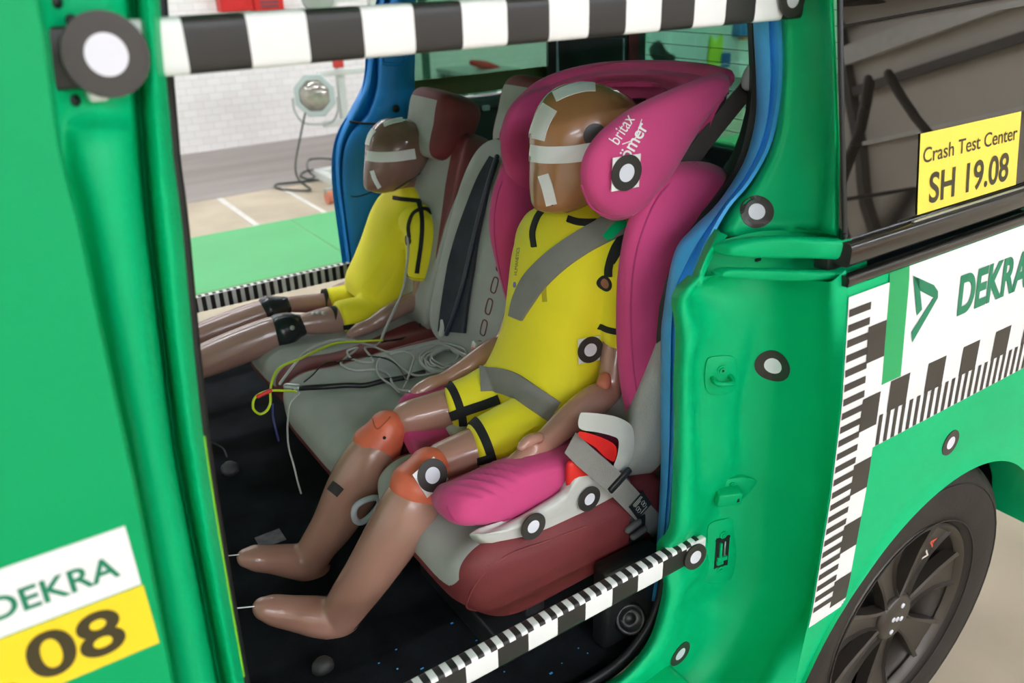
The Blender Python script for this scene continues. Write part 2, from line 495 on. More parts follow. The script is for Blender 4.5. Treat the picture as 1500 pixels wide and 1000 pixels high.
struct('ceiling', CEIL, ((mx, my, H + .1), (hx + .2, hy + .2, 0.1)))
def floor_mark(name, m, x0, x1, y0, y1, z=0.003, label=None, cat='floor marking', group=None, kind=None):
    o = MB().box(((x0 + x1) / 2, (y0 + y1) / 2, z / 2), ((x1 - x0) / 2, (y1 - y0) / 2, z / 2)).build(name, m, None, smooth=False)
    return tag(o, label, cat if label else None, group, kind)
floor_mark('trim_1', CONC2, X0, X1, 6.02, Y1, 0.002, kind='structure')
floor_mark('trim_2', FGREEN, X0, 1.648, 4.13, 5.14, 0.004, kind='structure')
floor_mark('trim_3', FGREEN, 1.655, X1, 4.13, 5.14, 0.004, kind='structure')
floor_mark('painted_line', LINEW, 1.415, 1.455, 5.14, 6.0, 0.004, 'left white line painted on the floor behind the green strip')
floor_mark('painted_line', LINEW, 1.88, 1.915, 5.14, 6.0, 0.004, 'right white line painted on the floor, leading to the cart wheel')
# ceiling beams, strip lamps
BEAM = mat('dark_beam_steel', (92, 84, 76), 0.6, var=0.1)
for k, y in enumerate((-7.4, -4.9, -2.4, 2.0, 4.8)):
    struct('trim_%d' % (4 + k), BEAM, ((mx, y, H - 0.16), (hx, 0.06, 0.16)))
LAMP = emit('lamp_tube_glow', (238, 244, 255), LAMP_POWER * 1.75)
LAMP2 = emit('lamp_tube_glow_dim', (240, 244, 255), LAMP_POWER * 0.95)
for k, (x, y) in enumerate([(x, y) for y in (-8.0, -6.1, -3.6, 3.3, 5.9) for x in (-3.0, 0.6, 4.2, 7.8)]):
    r = empty('ceiling_lamp', (x, y, H - 0.5), 'long white strip lamp hanging from the hall ceiling', 'lamp', 'strip lamps under the ceiling')
    boxes('housing', STEEL, r, ((x, y, H - 0.47), (1.2, 0.13, 0.03)))
    boxes('lamp_tube', LAMP if y < 0 else LAMP2, r, ((x, y, H - 0.515), (1.15, 0.1, 0.012)))
    boxes('hanger', STEEL, r, ((x - 0.8, y, H - 0.22), (0.008, 0.008, 0.225)), bev=0)
    boxes('hanger', STEEL, r, ((x + 0.8, y, H - 0.22), (0.008, 0.008, 0.225)), bev=0)
for k in range(9):
    x = X0 + 1.0 + k * 1.9
    struct('trim_%d' % (12 + k), BEAM, ((x, Y0 + .10, 1.95), (.05, .08, 1.95)))
    struct('trim_%d' % (22 + k), BEAM, ((x, -4.0, H - .12), (.035, 4.9, .10)))
struct('trim_32', BEAM, ((mx, Y0 + .12, 2.35), (hx, .10, .07)))
struct('trim_33', mat('pale_gutter', (214, 208, 196), .6), ((mx, Y0 + .14, 2.75), (hx, .12, .10)))
for k in range(6):
    y = Y0 + .9 + k * 2.4
    struct('trim_%d' % (40 + k), BEAM, ((X1 - .08, y, 2.0), (.08, .05, 2.0)))
struct('trim_50', BEAM, ((X1 - .06, my, 2.15), (.06, hy, .06)))
struct('trim_51', mat('pale_gutter', (214, 208, 196), .6), ((X1 - .08, my, 2.62), (.08, hy, .12)))
struct('trim_52', BEAM, ((X1 - .09, my, 3.0), (.06, hy, .05)))
struct('trim_53', mat('pale_gutter', (214, 208, 196), .6), ((X1 - .05, my, 1.25), (.05, hy, .05)))
# a step ladder and shelving on the camera side of the hall (seen mirrored in the van's rear window)
LX, LY = 5.1, -2.1
r = empty('step_ladder', (LX, LY, 0), 'dark A-shaped step ladder mirrored in the rear window of the van', 'ladder')
la, lb_ = Vector((.53, .85, 0)), Vector((.85, -.53, 0))
for q in (-1, 1):
    for s_ in (-1, 1):
        MB().tube([Vector((LX, LY, .0)) + la * (s_ * .62) + lb_ * (q * .25), Vector((LX, LY, 1.75)) + la * (s_ * .06) + lb_ * (q * .18)], 0.028, sub=1).build('rail', BEAM, r)
for k in range(5):
    z = 0.3 + k * 0.32; o_ = Vector((LX, LY, z)) + la * (-.62 + .56 * z / 1.75)
    MB().tube([o_ - lb_ * .22, o_ + lb_ * .22], 0.02, sub=1).build('rung', BEAM, r)
MB().tube([Vector((LX, LY, .8)) - la * .36, Vector((LX, LY, .8)) + la * .36], .014, sub=1).build('spreader', BEAM, r)
o = boxes('wooden_crate', mat('orange_board', (205, 140, 60), 0.6), None, ((4.2, -1.9, 0.25), (0.3, 0.3, 0.25)))
tag(o, 'orange wooden crate mirrored at the lower left of the rear window', 'crate')
# floodlight on a wheeled stand by the back wall
P = at(461, 140, Y=6.4)
r = empty('floodlight', (P.x, P.y, 0), 'round octagonal floodlight on a white wheeled stand near the brick wall', 'floodlight')
dv = (Vector((1.1, 4.6, 1.3)) - P); dv.z = 0.1; dv.normalize()
dirx = (CAM - P); dirx.z = 0; dirx.normalize(); dirx = (dirx + Vector((-0.25, 0, 0.05))).normalized()
u = Vector((0, 0, 1)).cross(dirx).normalized(); vv = dirx.cross(u)
def octa(c, r_, k=8, o=math.pi / 8): return [c + (u * math.cos(2 * math.pi * j / k + o) + vv * math.sin(2 * math.pi * j / k + o)) * r_ for j in range(k)]
fl = MB().rings([octa(P - dirx * .16, .08), octa(P - dirx * .03, .165), octa(P + dirx * .01, .172), octa(P + dirx * .02, .165), octa(P + dirx * .02, .128), octa(P - dirx * .01, .12)]).build('lamp_housing', mat('grey_green_housing', (186, 200, 196), 0.4), r, smooth=False)
ln = MB().rings([octa(P + dirx * q, s, 28) for q, s in ((-.012, .13), (.012, .122), (.035, .095), (.05, .055), (.054, .01))]).build('lens', mat('clear_lamp_lens', (172, 168, 158), 0.08, metal=0.5, var=0.25, vscale=14), r)
MB().tube([P + u * .175 - vv * .02, P + u * .17 - vv * .12, P + u * .1 - vv * .21, P - u * .1 - vv * .21, P - u * .17 - vv * .12, P - u * .175 - vv * .02], 0.008).build('yoke', STEEL, r)
PW = mat('white_frame_paint', (214, 218, 214), 0.4)
post = at(502, 150, Y=6.45)
boxes('post', PW, r, ((post.x, post.y, 1.0), (0.03, 0.03, 0.95)), bev=0.004)
boxes('post', PW, r, ((post.x + 0.34, post.y, 1.0), (0.03, 0.03, 0.95)), bev=0.004)
for z in (at(515, 103, Y=6.45).z, at(480, 180, Y=6.45).z, 1.35, 1.75):
    boxes('cross_rail', PW, r, ((post.x + 0.1, post.y - .04, z), (0.3, 0.02, 0.022)), bev=0.003)
cw = at(477, 284, Y=5.35)
boxes('base_frame', PW, r, ((cw.x + .40, 5.72, 0.13), (0.32, 0.03, 0.03)), ((cw.x + .10, 5.52, 0.13), (0.025, 0.20, 0.03)), ((cw.x + .62, 5.7, 0.13), (0.03, 0.42, 0.03)), bev=0.004)
ORW = mat('orange_caster', (214, 128, 100), 0.5)
for x_, y_ in ((cw.x + .02, cw.y), (cw.x + .6, cw.y), (cw.x + .62, 5.75), (cw.x + .6, 6.1)):
    a = MB().cyl((x_ - .018, y_, .05), (x_ + .018, y_, .05), .05).build('caster_wheel', ORW, r, auto=0.6)
    MB().box((x_, y_, .09), (.026, .02, .02), bev=.004).build('caster_fork', STEEL, r)
w1 = MB().tube([at(412 + 35, 166, Y=6.35), at(440, 200, Y=6.3), at(433, 240, Y=6.2), at(437, 262, Z=0.02), at(455, 277, Z=0.015), at(440, 279, Z=0.015), at(408, 276, Z=.015), at(405, 270, Z=.015), at(430, 267, Z=.015), at(470, 262, Z=.02), at(478, 250, Z=.1),
             at(455, 262, Z=.02), at(440, 257, Z=.015), at(450, 250, Z=.015), at(480, 248, Z=.03), at(470, 262, Z=.02), at(452, 250, Z=.2), at(452, 235, Z=.16), at(468, 232, Z=.2), at(485, 233, Z=.25)], 0.0075, sub=8).build('power_cable', mat('dark_green_cable', (58, 66, 60), 0.5), None)
tag(w1, 'dark power cable looping from the floodlight onto the floor', 'cable')
P2 = at(466, -4, Y=6.4)
r = empty('lamp_head', P2, 'round glass lamp head cut off by the striped bar, above the octagonal floodlight', 'floodlight')
P_ = P2
MB().rings([[P_ + (u * math.cos(j * .2244) + vv * math.sin(j * .2244)) * s + dirx * q for j in range(28)] for q, s in ((-.1, .06), (0, .12), (.03, .125), (.03, .1), (.06, .06), (.065, .01))]).build('lamp_housing', STEEL, r)
boxes('bracket', PW, r, ((P_.x + .15, P_.y + .06, P_.z - .02), (.2, .02, .02)))
c = at(495, 92, Y=6.35)
o = boxes('control_box', mat('red_box_paint', (196, 52, 46), 0.5), None, (tuple(c), (.035, .03, .035)))
tag(o, 'small red control box on the white stand above the floodlight', 'box')
# red cabinets on the back wall
for px0, px1, lab in ((323, 370, 'red wall cabinet above the striped bar, left of the pair'), (372, 415, 'red wall cabinet with grey lettering, right of the pair')):
    a = at(px0, 18, Y=7.68); b2 = at(px1, 16, Y=7.68)
    r = empty('wall_cabinet', (a.x, 7.7, a.z), lab, 'cabinet')
    boxes('cabinet_body', mat('signal_red', (214, 40, 40), 0.4), r, (((a.x + b2.x) / 2, 7.71, a.z + .3), ((b2.x - a.x) / 2, .065, .3)))
    boxes('cabinet_door', mat('signal_red', (214, 40, 40), 0.4), r, (((a.x + b2.x) / 2, 7.642, a.z + .3), ((b2.x - a.x) / 2 - .012, .006, .29)))
    if px0 == 372:
        for k in range(2): boxes('label_plate', mat('grey_plate', (120, 70, 76), 0.5), r, (((a.x + b2.x) / 2 + .0, 7.634, a.z + .045 + k * .035), (.08, .003, .011)), bev=0)
# things seen through the far window
gt = at(700, 103, Y=6.9)
r = empty('workbench', (gt.x, 6.9, 0), 'steel workbench by the brick wall seen through the far window', 'workbench')
boxes('worktop', STEEL, r, ((gt.x, 6.9, gt.z), (.285, .3, .02)))
for s in (-1, 1):
    for q in (-1, 1): boxes('leg', STEEL, r, ((gt.x + s * .26, 6.9 + q * .26, gt.z / 2 - .01), (.025, .025, gt.z / 2 - .015)))
boxes('drawer_unit', mat('bench_grey', (120, 132, 130), 0.5), r, ((gt.x - .08, 6.92, gt.z - .3), (.15, .24, .26)))
o = MB().tube([at(693, 92, Y=6.8), at(710, 96, Y=6.8), at(727, 100, Y=6.8)], [.04, .06, .045], ell=(.7, 1)).build('hand_tool', mat('red_tool', (200, 40, 36), 0.4), None)
tag(o, 'red power tool lying on the workbench seen through the window', 'tool')
for px, lab in ((604, 'thin steel pole left of the workbench behind the van window'),):
    a = at(px + 20, 95, Y=7.2)
    o = boxes('drain_pipe', mat('dark_green_pipe', (60, 92, 80), 0.5), None, ((a.x, a.y, 1.8), (.03, .03, 1.8)))
    tag(o, 'dark vertical pipe on the brick wall left of the workbench', 'pipe')
# things seen through the tailgate window
a = at(1046, 85, Y=7.72)
o = pillow('safety_vest', [a + Vector(q) for q in ((-.1, 0, .28), (0, 0, .22), (.12, 0, .28), (.14, 0, .0), (.16, 0, -.3), (0, 0, -.33), (-.14, 0, -.3), (-.12, 0, 0))], .04, mat('yellow_green_vest', (206, 230, 60), 0.7))
tag(o, 'yellow-green safety vest hanging behind the tailgate window', 'vest')
a = at(1060, 88, Y=7.70)
o = boxes('tool_case', mat('blue_case', (46, 96, 168), 0.5), None, (tuple(a), (.07, .06, .09)), bev=.015); tag(o, 'small blue case beside the yellow-green vest behind the tailgate window', 'case')
a = at(1091, 42, Y=7.70)
r = empty('wall_dispenser', a, 'blue dispenser with orange underside high behind the tailgate window', 'dispenser')
boxes('dispenser_body', mat('blue_case', (46, 96, 168), 0.5), r, (tuple(a), (.16, .08, .09)), bev=.02)
boxes('nozzle', mat('orange_case', (230, 120, 60), 0.5), r, ((a.x, a.y, a.z - .11), (.06, .05, .02)))
a = at(968, 82, Y=6.6)
r = empty('bench_vice', a, 'black clamp shape on a post behind the tailgate window', 'clamp')
pillow('clamp_jaw', [a + Vector(q) for q in ((-.16, 0, .1), (-.05, 0, .16), (.02, 0, .1), (.08, 0, .04), (.22, 0, -.03), (.1, 0, -.09), (-.05, 0, -.07), (-.14, 0, 0))], .05, DARK, r)
boxes('post', DARK, r, ((a.x + .03, a.y + .02, a.z / 2 - .04), (.02, .02, a.z / 2 - .04)))
a = at(1030, 60, Y=7.3)
o = boxes('wall_panel', mat('pale_panel', (236, 240, 238), 0.5), None, ((a.x, 7.73, 1.3), (.5, .04, 1.2)), bev=.01); tag(o, 'pale tall wall panel behind the tailgate window', 'panel')

# ================================================================== THE VAN
van = empty('van', (1.0, 1.4, 0.0), 'green van with an open side doorway, black rear window and measuring tapes stuck on it', 'van')
YB = [(0.2, .575), (0.3, .566), (0.45, .552), (.6, .546), (.8, .547), (.95, .553), (1.1, .568), (1.18, .585), (1.28, .60), (1.45, .632), (1.56, .67), (1.64, .74)]
def Yb(z):
    for (a, ya), (b, yb) in zip(YB, YB[1:]):
        if z <= b: 
            t = max(0, (z - a) / (b - a)); return ya + (yb - ya) * t
    return YB[-1][1]
WC = (1.254, 0.335)
def side(x, z, off=0.0): return Vector((x, Yb(z) - off, z))
# --- rear side panel with the wheel arch
na, nr = 60, 14
outer = []
seg = [((.884, .30), (.884, 1.112), 22), ((.884, 1.112), (2.0, 1.112), 22), ((2.0, 1.112), (2.0, .5), 8), ((2.0, .5), (1.60, .5), 8)]
for a, b, n in seg:
    for k in range(n): outer.append((a[0] + (b[0] - a[0]) * k / n, a[1] + (b[1] - a[1]) * k / n))
outer.append((1.60, .5))
R_A = 0.362
angs = []
for k, (x, z) in enumerate(outer):
    a = math.atan2(z - WC[1], x - WC[0]); angs.append(a if a > -0.3 else a + 2 * math.pi)
amin = math.radians(27); angs = [max(a, amin) for a in angs]
rows = []
for i in range(nr + 1):
    t = (i / nr) ** 1.3; r_ = []
    for (x, z), a in zip(outer, angs):
        ax, az = WC[0] + R_A * math.cos(a), WC[1] + R_A * math.sin(a)
        ax = max(ax, .884 + .0) if t > 0 else ax
        r_.append(side(max(.884, ax + (x - ax) * t), az + (z - az) * t))
    rows.append(r_)
inner = [Vector((p.x, p.y + .012, p.z)) for p in rows[0]]
lipr = [Vector((WC[0] + (p.x - WC[0]) * 1.0, p.y + .07, WC[1] + (p.z - WC[1]) * 1.0)) for p in rows[0]]
flare = [Vector((p.x, p.y - .006, p.z)) for p in rows[0]]
qp = MB().grid([lipr, inner, flare] + rows[1:])
# --- door jamb, lower part
FR = [0, .035, .08, .14, .22, .34, .46, .60, .74, .87, .955, 1]
YP = [.716, .700, .691, .690, .706, .712, .700, .676, .640, .604, .578, None]
J = [((1013, 405), (1228, 412)), ((993, 440), (1228, 440)), ((990, 530), (1229, 520)), ((988, 600), (1222, 600)), ((986, 680), (1213, 690)), ((982, 760), (1207, 780)),
     ((978, 808), (1200, 860)), ((968, 880), (1174, 920)), ((948, 940), (1152, 965)), ((905, 990), (1138, 1000)), ((850, 1020), (1110, 1060)), ((780, 1040), (1075, 1130))]
ctrl = []
for (a, e) in J:
    r_ = []
    for f_, y in zip(FR, YP):
        px, py = a[0] + (e[0] - a[0]) * f_, a[1] + (e[1] - a[1]) * f_
        if y is None:
            p = at(px, py, Y=.556); p = Vector((.884, Yb(p.z), p.z))
        else: p = at(px, py, Y=y)
        r_.append(tuple(p))
    ctrl.append(r_)
R1 = patch_rows(ctrl, 5, 6)
DENTS = [  # x, z, radius x, radius z, depth (positive = into the car)
    (.755, .655, .045, .034, .026), (.775, 1.085, .045, .026, .026), (.80, 1.07, .04, .02, .012), (.785, .975, .034, .060, .024), (.79, .88, .022, .05, .020), (.855, .97, .022, .10, -.010), (.855, .80, .026, .06, -.012),
    (.80, .80, .022, .045, .014), (.835, .655, .030, .07, .010), (.80, .545, .035, .028, .016), (.86, .70, .012, .02, .010), (.872, .90, .010, .10, .006), (.835, .50, .05, .02, .012), (.815, .60, .02, .03, -.006)]
def dent(p):
    if p.y < .575: return p
    d = 0
    k = min(1, (p.y - .575) / .05)
    for x, z, rx, rz, h in DENTS: d += h * math.exp(-((p.x - x) / rx) ** 2 - ((p.z - z) / rz) ** 2)
    return Vector((p.x, p.y + d * k, p.z))
R1 = [[dent(p) for p in r_] for r_ in R1]
qp.grid(R1)
# --- post above the rail
U = [((1137, -90), (1218, -90)), ((1140, 28), (1222, 20)), ((1140, 120), (1226, 110)), ((1127, 205), (1229, 200)), ((1096, 265), (1231, 262)), ((1064, 305), (1233, 305)), ((1047, 338), (1234, 334)), ((1050, 350), (1236, 346))]
FU = [0, .06, .14, .25, .45, .65, .8, .86, .93, .97, 1]
YU = [.785, .752, .732, .724, .705, .680, .655, .633, .618, .616, .612]
ctrl = []
for k, (a, e) in enumerate(U):
    z_off = (0.02, .012, .006, .0, -.004, -.010, -.016, -.016)[k]
    r_ = [tuple(at(a[0] + (e[0] - a[0]) * f_, a[1] + (e[1] - a[1]) * f_ + (-9 * math.sin(math.pi * f_) if k >= 6 else 0), Y=y + z_off * f_)) for f_, y in zip(FU, YU)]
    ctrl.append(r_)
R2 = patch_rows(ctrl, 5, 6)
R2.append([p + Vector((0, .045, -.002)) for p in R2[-1]])
qp.grid(R2)
# lip between post and lower jamb, recess behind the rail
lp = [[at(1047, 335, Y=.745), at(1056, 340, Y=.728), at(1066, 345, Y=.722)], [at(1034, 356, Y=.735), at(1044, 358, Y=.712), at(1056, 358, Y=.714)],
      [at(1023, 380, Y=.724), at(1032, 382, Y=.702), at(1040, 384, Y=.71)], [at(1013, 405, Y=.716), at(1022, 407, Y=.698), at(1029, 412, Y=.692)], [at(1009, 412, Y=.716), at(1017, 418, Y=.698), at(1029, 420, Y=.69)]]
qp.grid(patch_rows([[tuple(p) for p in r_] for r_ in lp], 4, 4))
rc = [[at(1062, 350, Y=.735), at(1120, 338, Y=.70), at(1200, 338, Y=.66), at(1270, 338, Y=.62)], [at(1040, 382, Y=.735), at(1120, 380, Y=.70), at(1200, 380, Y=.66), at(1270, 375, Y=.62)],
      [at(1028, 425, Y=.735), at(1120, 425, Y=.70), at(1200, 425, Y=.66), at(1270, 415, Y=.62)]]
qp.grid(patch_rows([[tuple(p) for p in r_] for r_ in rc], 4, 3))
quarter = qp.build('rear_side_panel', GREEN, van, auto=0.9)
QT = bvh(quarter)
# --- slide rail: upper rail and lower lip, green first and black further on
def bar_loft(name, path, d, m, parent=van, n=6):
    b = MB(); P = cr(path, n); rows = []
    for px, yt, yb_, Y in P:
        a, c = at(px, yt, Y=Y), at(px, yb_, Y=Y); h = (a - c) / 2; m_ = (a + c) / 2; o_ = Vector((0, -d, 0))
        rows.append([m_ + h * math.cos(t) ** 1 * 1.0 * (abs(math.cos(t)) ** -.45 if abs(math.cos(t)) > .05 else 1) + o_ * math.sin(t) * (abs(math.sin(t)) ** -.45 if abs(math.sin(t)) > .05 else 1) for t in [2 * math.pi * k / 16 for k in range(16)]])
    return b.rings(rows).build(name, m, parent, auto=1.2)
bar_loft('slide_rail', [(1052, 366, 370, .700), (1062, 358, 372, .692), (1090, 350, 375, .676), (1140, 346, 376, .645), (1190, 348, 377, .612), (1238, 349, 379, .590), (1247, 349, 380, .590)], .014, GREEN)
bar_loft('rail_lip', [(1050, 398, 404, .702), (1064, 393, 405, .694), (1120, 394, 409, .658), (1180, 396, 409, .616), (1245, 397, 405, .580)], .010, GREEN)
def xbar(name, x0, x1, za, zb, yo, d, m, parent=van, n=24, bow=0):
    b = MB(); rows = []
    for i in range(n + 1):
        x = x0 + (x1 - x0) * i / n; zc, hz = (za + zb) / 2, (zb - za) / 2
        row = []
        for k in range(16):
            t = 2 * math.pi * k / 16; cz = math.copysign(abs(math.cos(t)) ** .5, math.cos(t)); sy = math.copysign(abs(math.sin(t)) ** .5, math.sin(t))
            z = zc + hz * cz; row.append(Vector((x, Yb(zc) - yo - d * sy, z)))
        rows.append(row)
    return b.rings(rows).build(name, m, parent, auto=1.2)
GBLK = mat('gloss_black_trim', (34, 33, 33), 0.22, var=0.1, coat=.3)
xbar('window_seal', .882, 2.0, 1.138, 1.170, -.002, .012, GBLK)
xbar('waist_trim', .876, 2.0, 1.116, 1.130, .002, .008, GBLK)
boxes('rail_channel', DARK, van, ((1.45, .610, 1.142), (.57, .012, .016)))
xbar('chrome_line', 1.02, 2.0, 1.1700, 1.1725, .006, .002, STEEL)
# --- rear side window
rows = [[Vector((.884 + (1.98 - .884) * i / 20, Yb(z) + .004, z)) for i in range(21)] for z in [1.15 + .42 * k / 14 for k in range(15)]]
WG = mat('dark_tinted_glass', (14, 13, 11), 0.01, spec=0.9, var=0.0)
shell('side_window', rows, .004, WG, van)
bar = MB().tube([at(1229, -90, Y=.64), at(1232, 120, Y=.606), at(1237, 320, Y=.585), at(1238, 346, Y=.58)], .0035).build('window_edge_seal', DARK, van)
# --- roof, tail, far side and floor of the body
mb = MB()
prof = [(.70, 1.60), (.76, 1.655), (.9, 1.69), (1.2, 1.70), (1.5, 1.71), (1.8, 1.70), (2.1, 1.69), (2.24, 1.655), (2.3, 1.60)]
outerp = [[Vector((x, y, z)) for y, z in prof] for x in (-1.1, -.5, .2, .9, 1.5, 2.02)]
shell('roof', outerp, .03, GREEN, van)
boxes('door_header', GREEN, van, ((.45, .755, 1.60), (.46, .03, .045)), bev=.01)
boxes('tailgate_lining', mat('navy_lining', (24, 34, 48), .6), van, ((1.965, 1.45, .70), (.012, .80, .255)), bev=.01)
boxes('tailgate', GREEN, van, ((2.0, 1.45, .70), (.02, .82, .26)), ((2.0, .76, 1.28), (.02, .07, .34)), ((2.0, 2.24, 1.28), (.02, .05, .34)), ((2.0, 1.45, 1.60), (.02, .82, .06)), bev=.01)
TG = glass('green_tinted_glass', (0.54, 0.88, 0.74), 0.0, 0.6, 1.0)
TG2 = glass('green_privacy_glass', (0.43, 0.62, 0.52), 0.0, 0.6, 1.0)
MB().box((2.0, 1.5, 1.25), (.003, .70, .31)).build('tailgate_window', TG, van, smooth=False)
hw = MB()
for k in range(13): hw.box((1.995, 1.5, 1.0 + k * .04), (.0008, .69, .0009))
hw.build('heater_wires', DARK, van, smooth=False)
boxes('body_floor', CARPET, van, ((.45, 1.5175, .425), (1.55, .7575, .0145)), bev=.002)
boxes('near_sill', GREEN, van, ((.17, .675, .35), (.60, .075, .072)), bev=.02)
boxes('underbody', DARK, van, ((.3, 1.52, .33), (1.2, .62, .08)), ((1.75, 1.52, .45), (.2, .62, .05)), bev=.02)
# far side
boxes('far_sill', DARK, van, ((.35, 2.285, .40), (.62, .035, .055)), bev=.01)
boxes('far_wall', DARK, van, ((1.52, 2.33, .77), (.46, .03, .335)), bev=.01)
boxes('far_window_header', DARK, van, ((1.3, 2.30, 1.58), (.75, .02, .04)))
MB().box((1.55, 2.315, 1.33), (.42, .003, .215)).build('far_window', TG2, van, smooth=False)
MB().box((-.5, 2.31, .95), (.52, .03, .62), bev=.02).build('far_front_door', GREEN2, van)
boxes('window_ledge', mat('ledge_grey', (70, 74, 78), 0.6), van, ((1.56, 2.24, 1.10), (.40, .035, .014)), bev=.006)
boxes('wall_socket', mat('pale_socket', (150, 160, 175), 0.4), van, (tuple(at(712, 158, Y=2.19)), (.012, .006, .008)))
boxes('window_sticker', mat('sticker_back', (84, 80, 30), 0.5), van, ((1.44, 2.309, 1.150), (.27, .002, .028)), bev=0)
# far blue pillar: rounded left edge, flat right part
pl = [((570, -60), (584, -60), (610, -60)), ((537, 60), (556, 60), (608, 60)), ((536, 85), (553, 85), (608, 85)), ((530, 125), (550, 128), (607, 128)), ((514, 158), (538, 165), (607, 165)), ((496, 192), (514, 195), (612, 192)), ((488, 225), (504, 226), (622, 225)),
      ((489, 270), (503, 270), (630, 270)), ((497, 330), (510, 330), (640, 330)), ((505, 390), (518, 390), (650, 390)), ((511, 430), (524, 430), (655, 430)), ((516, 465), (529, 465), (660, 465))]
ctrl = []
for a, b, c in pl:
    ctrl.append([tuple(at(*a, Y=2.36)), tuple(at(a[0] + 3, a[1], Y=2.31)), tuple(at((a[0] + b[0]) / 2 + 2, a[1], Y=2.285)), tuple(at(b[0], b[1], Y=2.30)), tuple(at(b[0] + 4, b[1], Y=2.272)), tuple(at((b[0] + c[0]) / 2, c[1], Y=2.245)), tuple(at(c[0] - 12, c[1], Y=2.25)), tuple(at(*c, Y=2.29))])
def bl(p):
    z = p.z; k = 0
    return Vector((p.x, p.y + (.018 * math.exp(-((z - 1.062) / .006) ** 2) if p.y < 2.283 and p.x > .93 else 0), z))
pb = patch_rows(ctrl, 4, 8)
pil = shell('far_pillar_trim', pb, .03, BLUE, van)
PT = bvh(pil)
def cord(pts, r, tree, off=0.0, Y=None): return [on(x, y, tree, off, Y)[0] for x, y in pts]
MB().tube(cord([(513, 178), (540, 181), (570, 179), (605, 168)], .002, PT), .0035).build('trim_gap', DARK, van)
c, n_ = on(580, 159, PT)
MB().cyl(c + n_ * .004, c - n_ * .01, .011).build('screw_hole', DARK, van)
MB().tube(cord([(560, 88), (563, 93), (585, 94), (593, 90), (594, 70), (562, 72)], 0, PT), .006, closed=True).build('belt_guide_frame', BLUE, van)
MB().tube(cord([(503, 283), (520, 288), (540, 283), (552, 276)], 0, PT), .0018).build('trim_cut', DARK, van)
# rear far corner pillar
b = MB()
a0, a1, a2, a3 = at(803, -30, Y=2.27), at(945, -30, X=1.97), at(945, 420, X=1.97), at(803, 420, Y=2.27)
b.grid([[a0, a1], [a3, a2]])
shell('rear_corner_pillar', [[a0, a1], [a3, a2]], .03, DARK, van)
def inpil(u_, v_, o=0.004):
    p = a0 + (a1 - a0) * u_; q = a3 + (a2 - a3) * u_; r_ = p + (q - p) * v_
    nn = (a1 - a0).cross(a3 - a0).normalized(); nn = nn if nn.dot(CAM - r_) > 0 else -nn
    return r_ + nn * o
def quad_in(name, u0, u1, v0, v1, m, o=.004):
    g = [[inpil(u0 + (u1 - u0) * i / 4, v0 + (v1 - v0) * j / 4, o) for i in range(5)] for j in range(5)]
    return shell(name, g, .003, m, van)
quad_in('corner_pane', .08, .78, .17, .36, mat('blue_grey_pane', (176, 190, 214), 0.3))
quad_in('corner_bracket', .22, .76, .17, .27, DARK, .007).name = 'corner_bracket'
quad_in('corner_bracket', .06, .80, .32, .38, DARK, .007)
quad_in('red_strip', .82, .92, .1, .45, mat('dark_red_strip', (120, 16, 34), 0.4), .008)
# --- blue door seal, near side
L_ = [(1100, -80), (1103, 28), (1108, 136), (1104, 188), (1088, 240), (1052, 296), (1016, 332), (992, 360), (980, 400), (972, 453), (968, 497), (968, 630), (968, 680), (964, 760), (958, 830), (950, 880)]
R_ = [(1137, -80), (1141, 28), (1142, 120), (1128, 205), (1097, 265), (1064, 305), (1034, 358), (1016, 400), (995, 440), (992, 480), (992, 530), (990, 600), (987, 680), (981, 760), (976, 808), (966, 880)]
Lc = cr(L_, 4); Rc = cr(R_, 4)
rows = []
for (a, b2), k in zip(zip(Lc, Rc), range(len(Lc))):
    rows.append([at(a[0], a[1], Y=.825), at(a[0] + 1, a[1], Y=.792), at(a[0] + (b2[0] - a[0]) * .3, a[1] + (b2[1] - a[1]) * .3, Y=.772), at(a[0] + (b2[0] - a[0]) * .6, a[1] + (b2[1] - a[1]) * .6, Y=.762), at(a[0] + (b2[0] - a[0]) * .66, a[1] + (b2[1] - a[1]) * .66, Y=.768), at(b2[0] - 2, b2[1], Y=.752), at(b2[0] + 4, b2[1], Y=.75)])
shell('door_seal', rows, .006, BLUE2, van)
MB().tube([at(975, 842, Y=.745), at(968, 880, Y=.742), at(948, 925, Y=.738), at(908, 972, Y=.735), at(850, 1010, Y=.735), at(780, 1040, Y=.735)], .008, ell=(1.6, 1)).build('sill_rubber', DARK, van)
# pillar inside behind the child seat (dark trim between seat and blue seal)
ip = [[at(1108, -60, Y=.84), at(1100, -60, Y=.93), at(1118, -60, Y=1.2)], [at(1112, 130, Y=.84), at(1106, 130, Y=.93), at(1122, 130, Y=1.2)], [at(1085, 250, Y=.84), at(1075, 245, Y=.93), at(1075, 235, Y=1.15)], [at(1020, 340, Y=.84), at(1040, 300, Y=.97), at(1070, 250, Y=1.15)],
      [at(975, 450, Y=.84), at(1000, 440, Y=.97), at(1040, 400, Y=1.15)], [at(970, 640, Y=.84), at(990, 640, Y=.97), at(1030, 640, Y=1.15)], [at(966, 800, Y=.84), at(980, 800, Y=.97), at(1010, 800, Y=1.15)], [at(950, 890, Y=.80), at(970, 890, Y=.9), at(990, 890, Y=1.1)]]
shell('inner_pillar_trim', patch_rows([[tuple(p) for p in r_] for r_ in ip], 4, 4), .01, DARK, van)
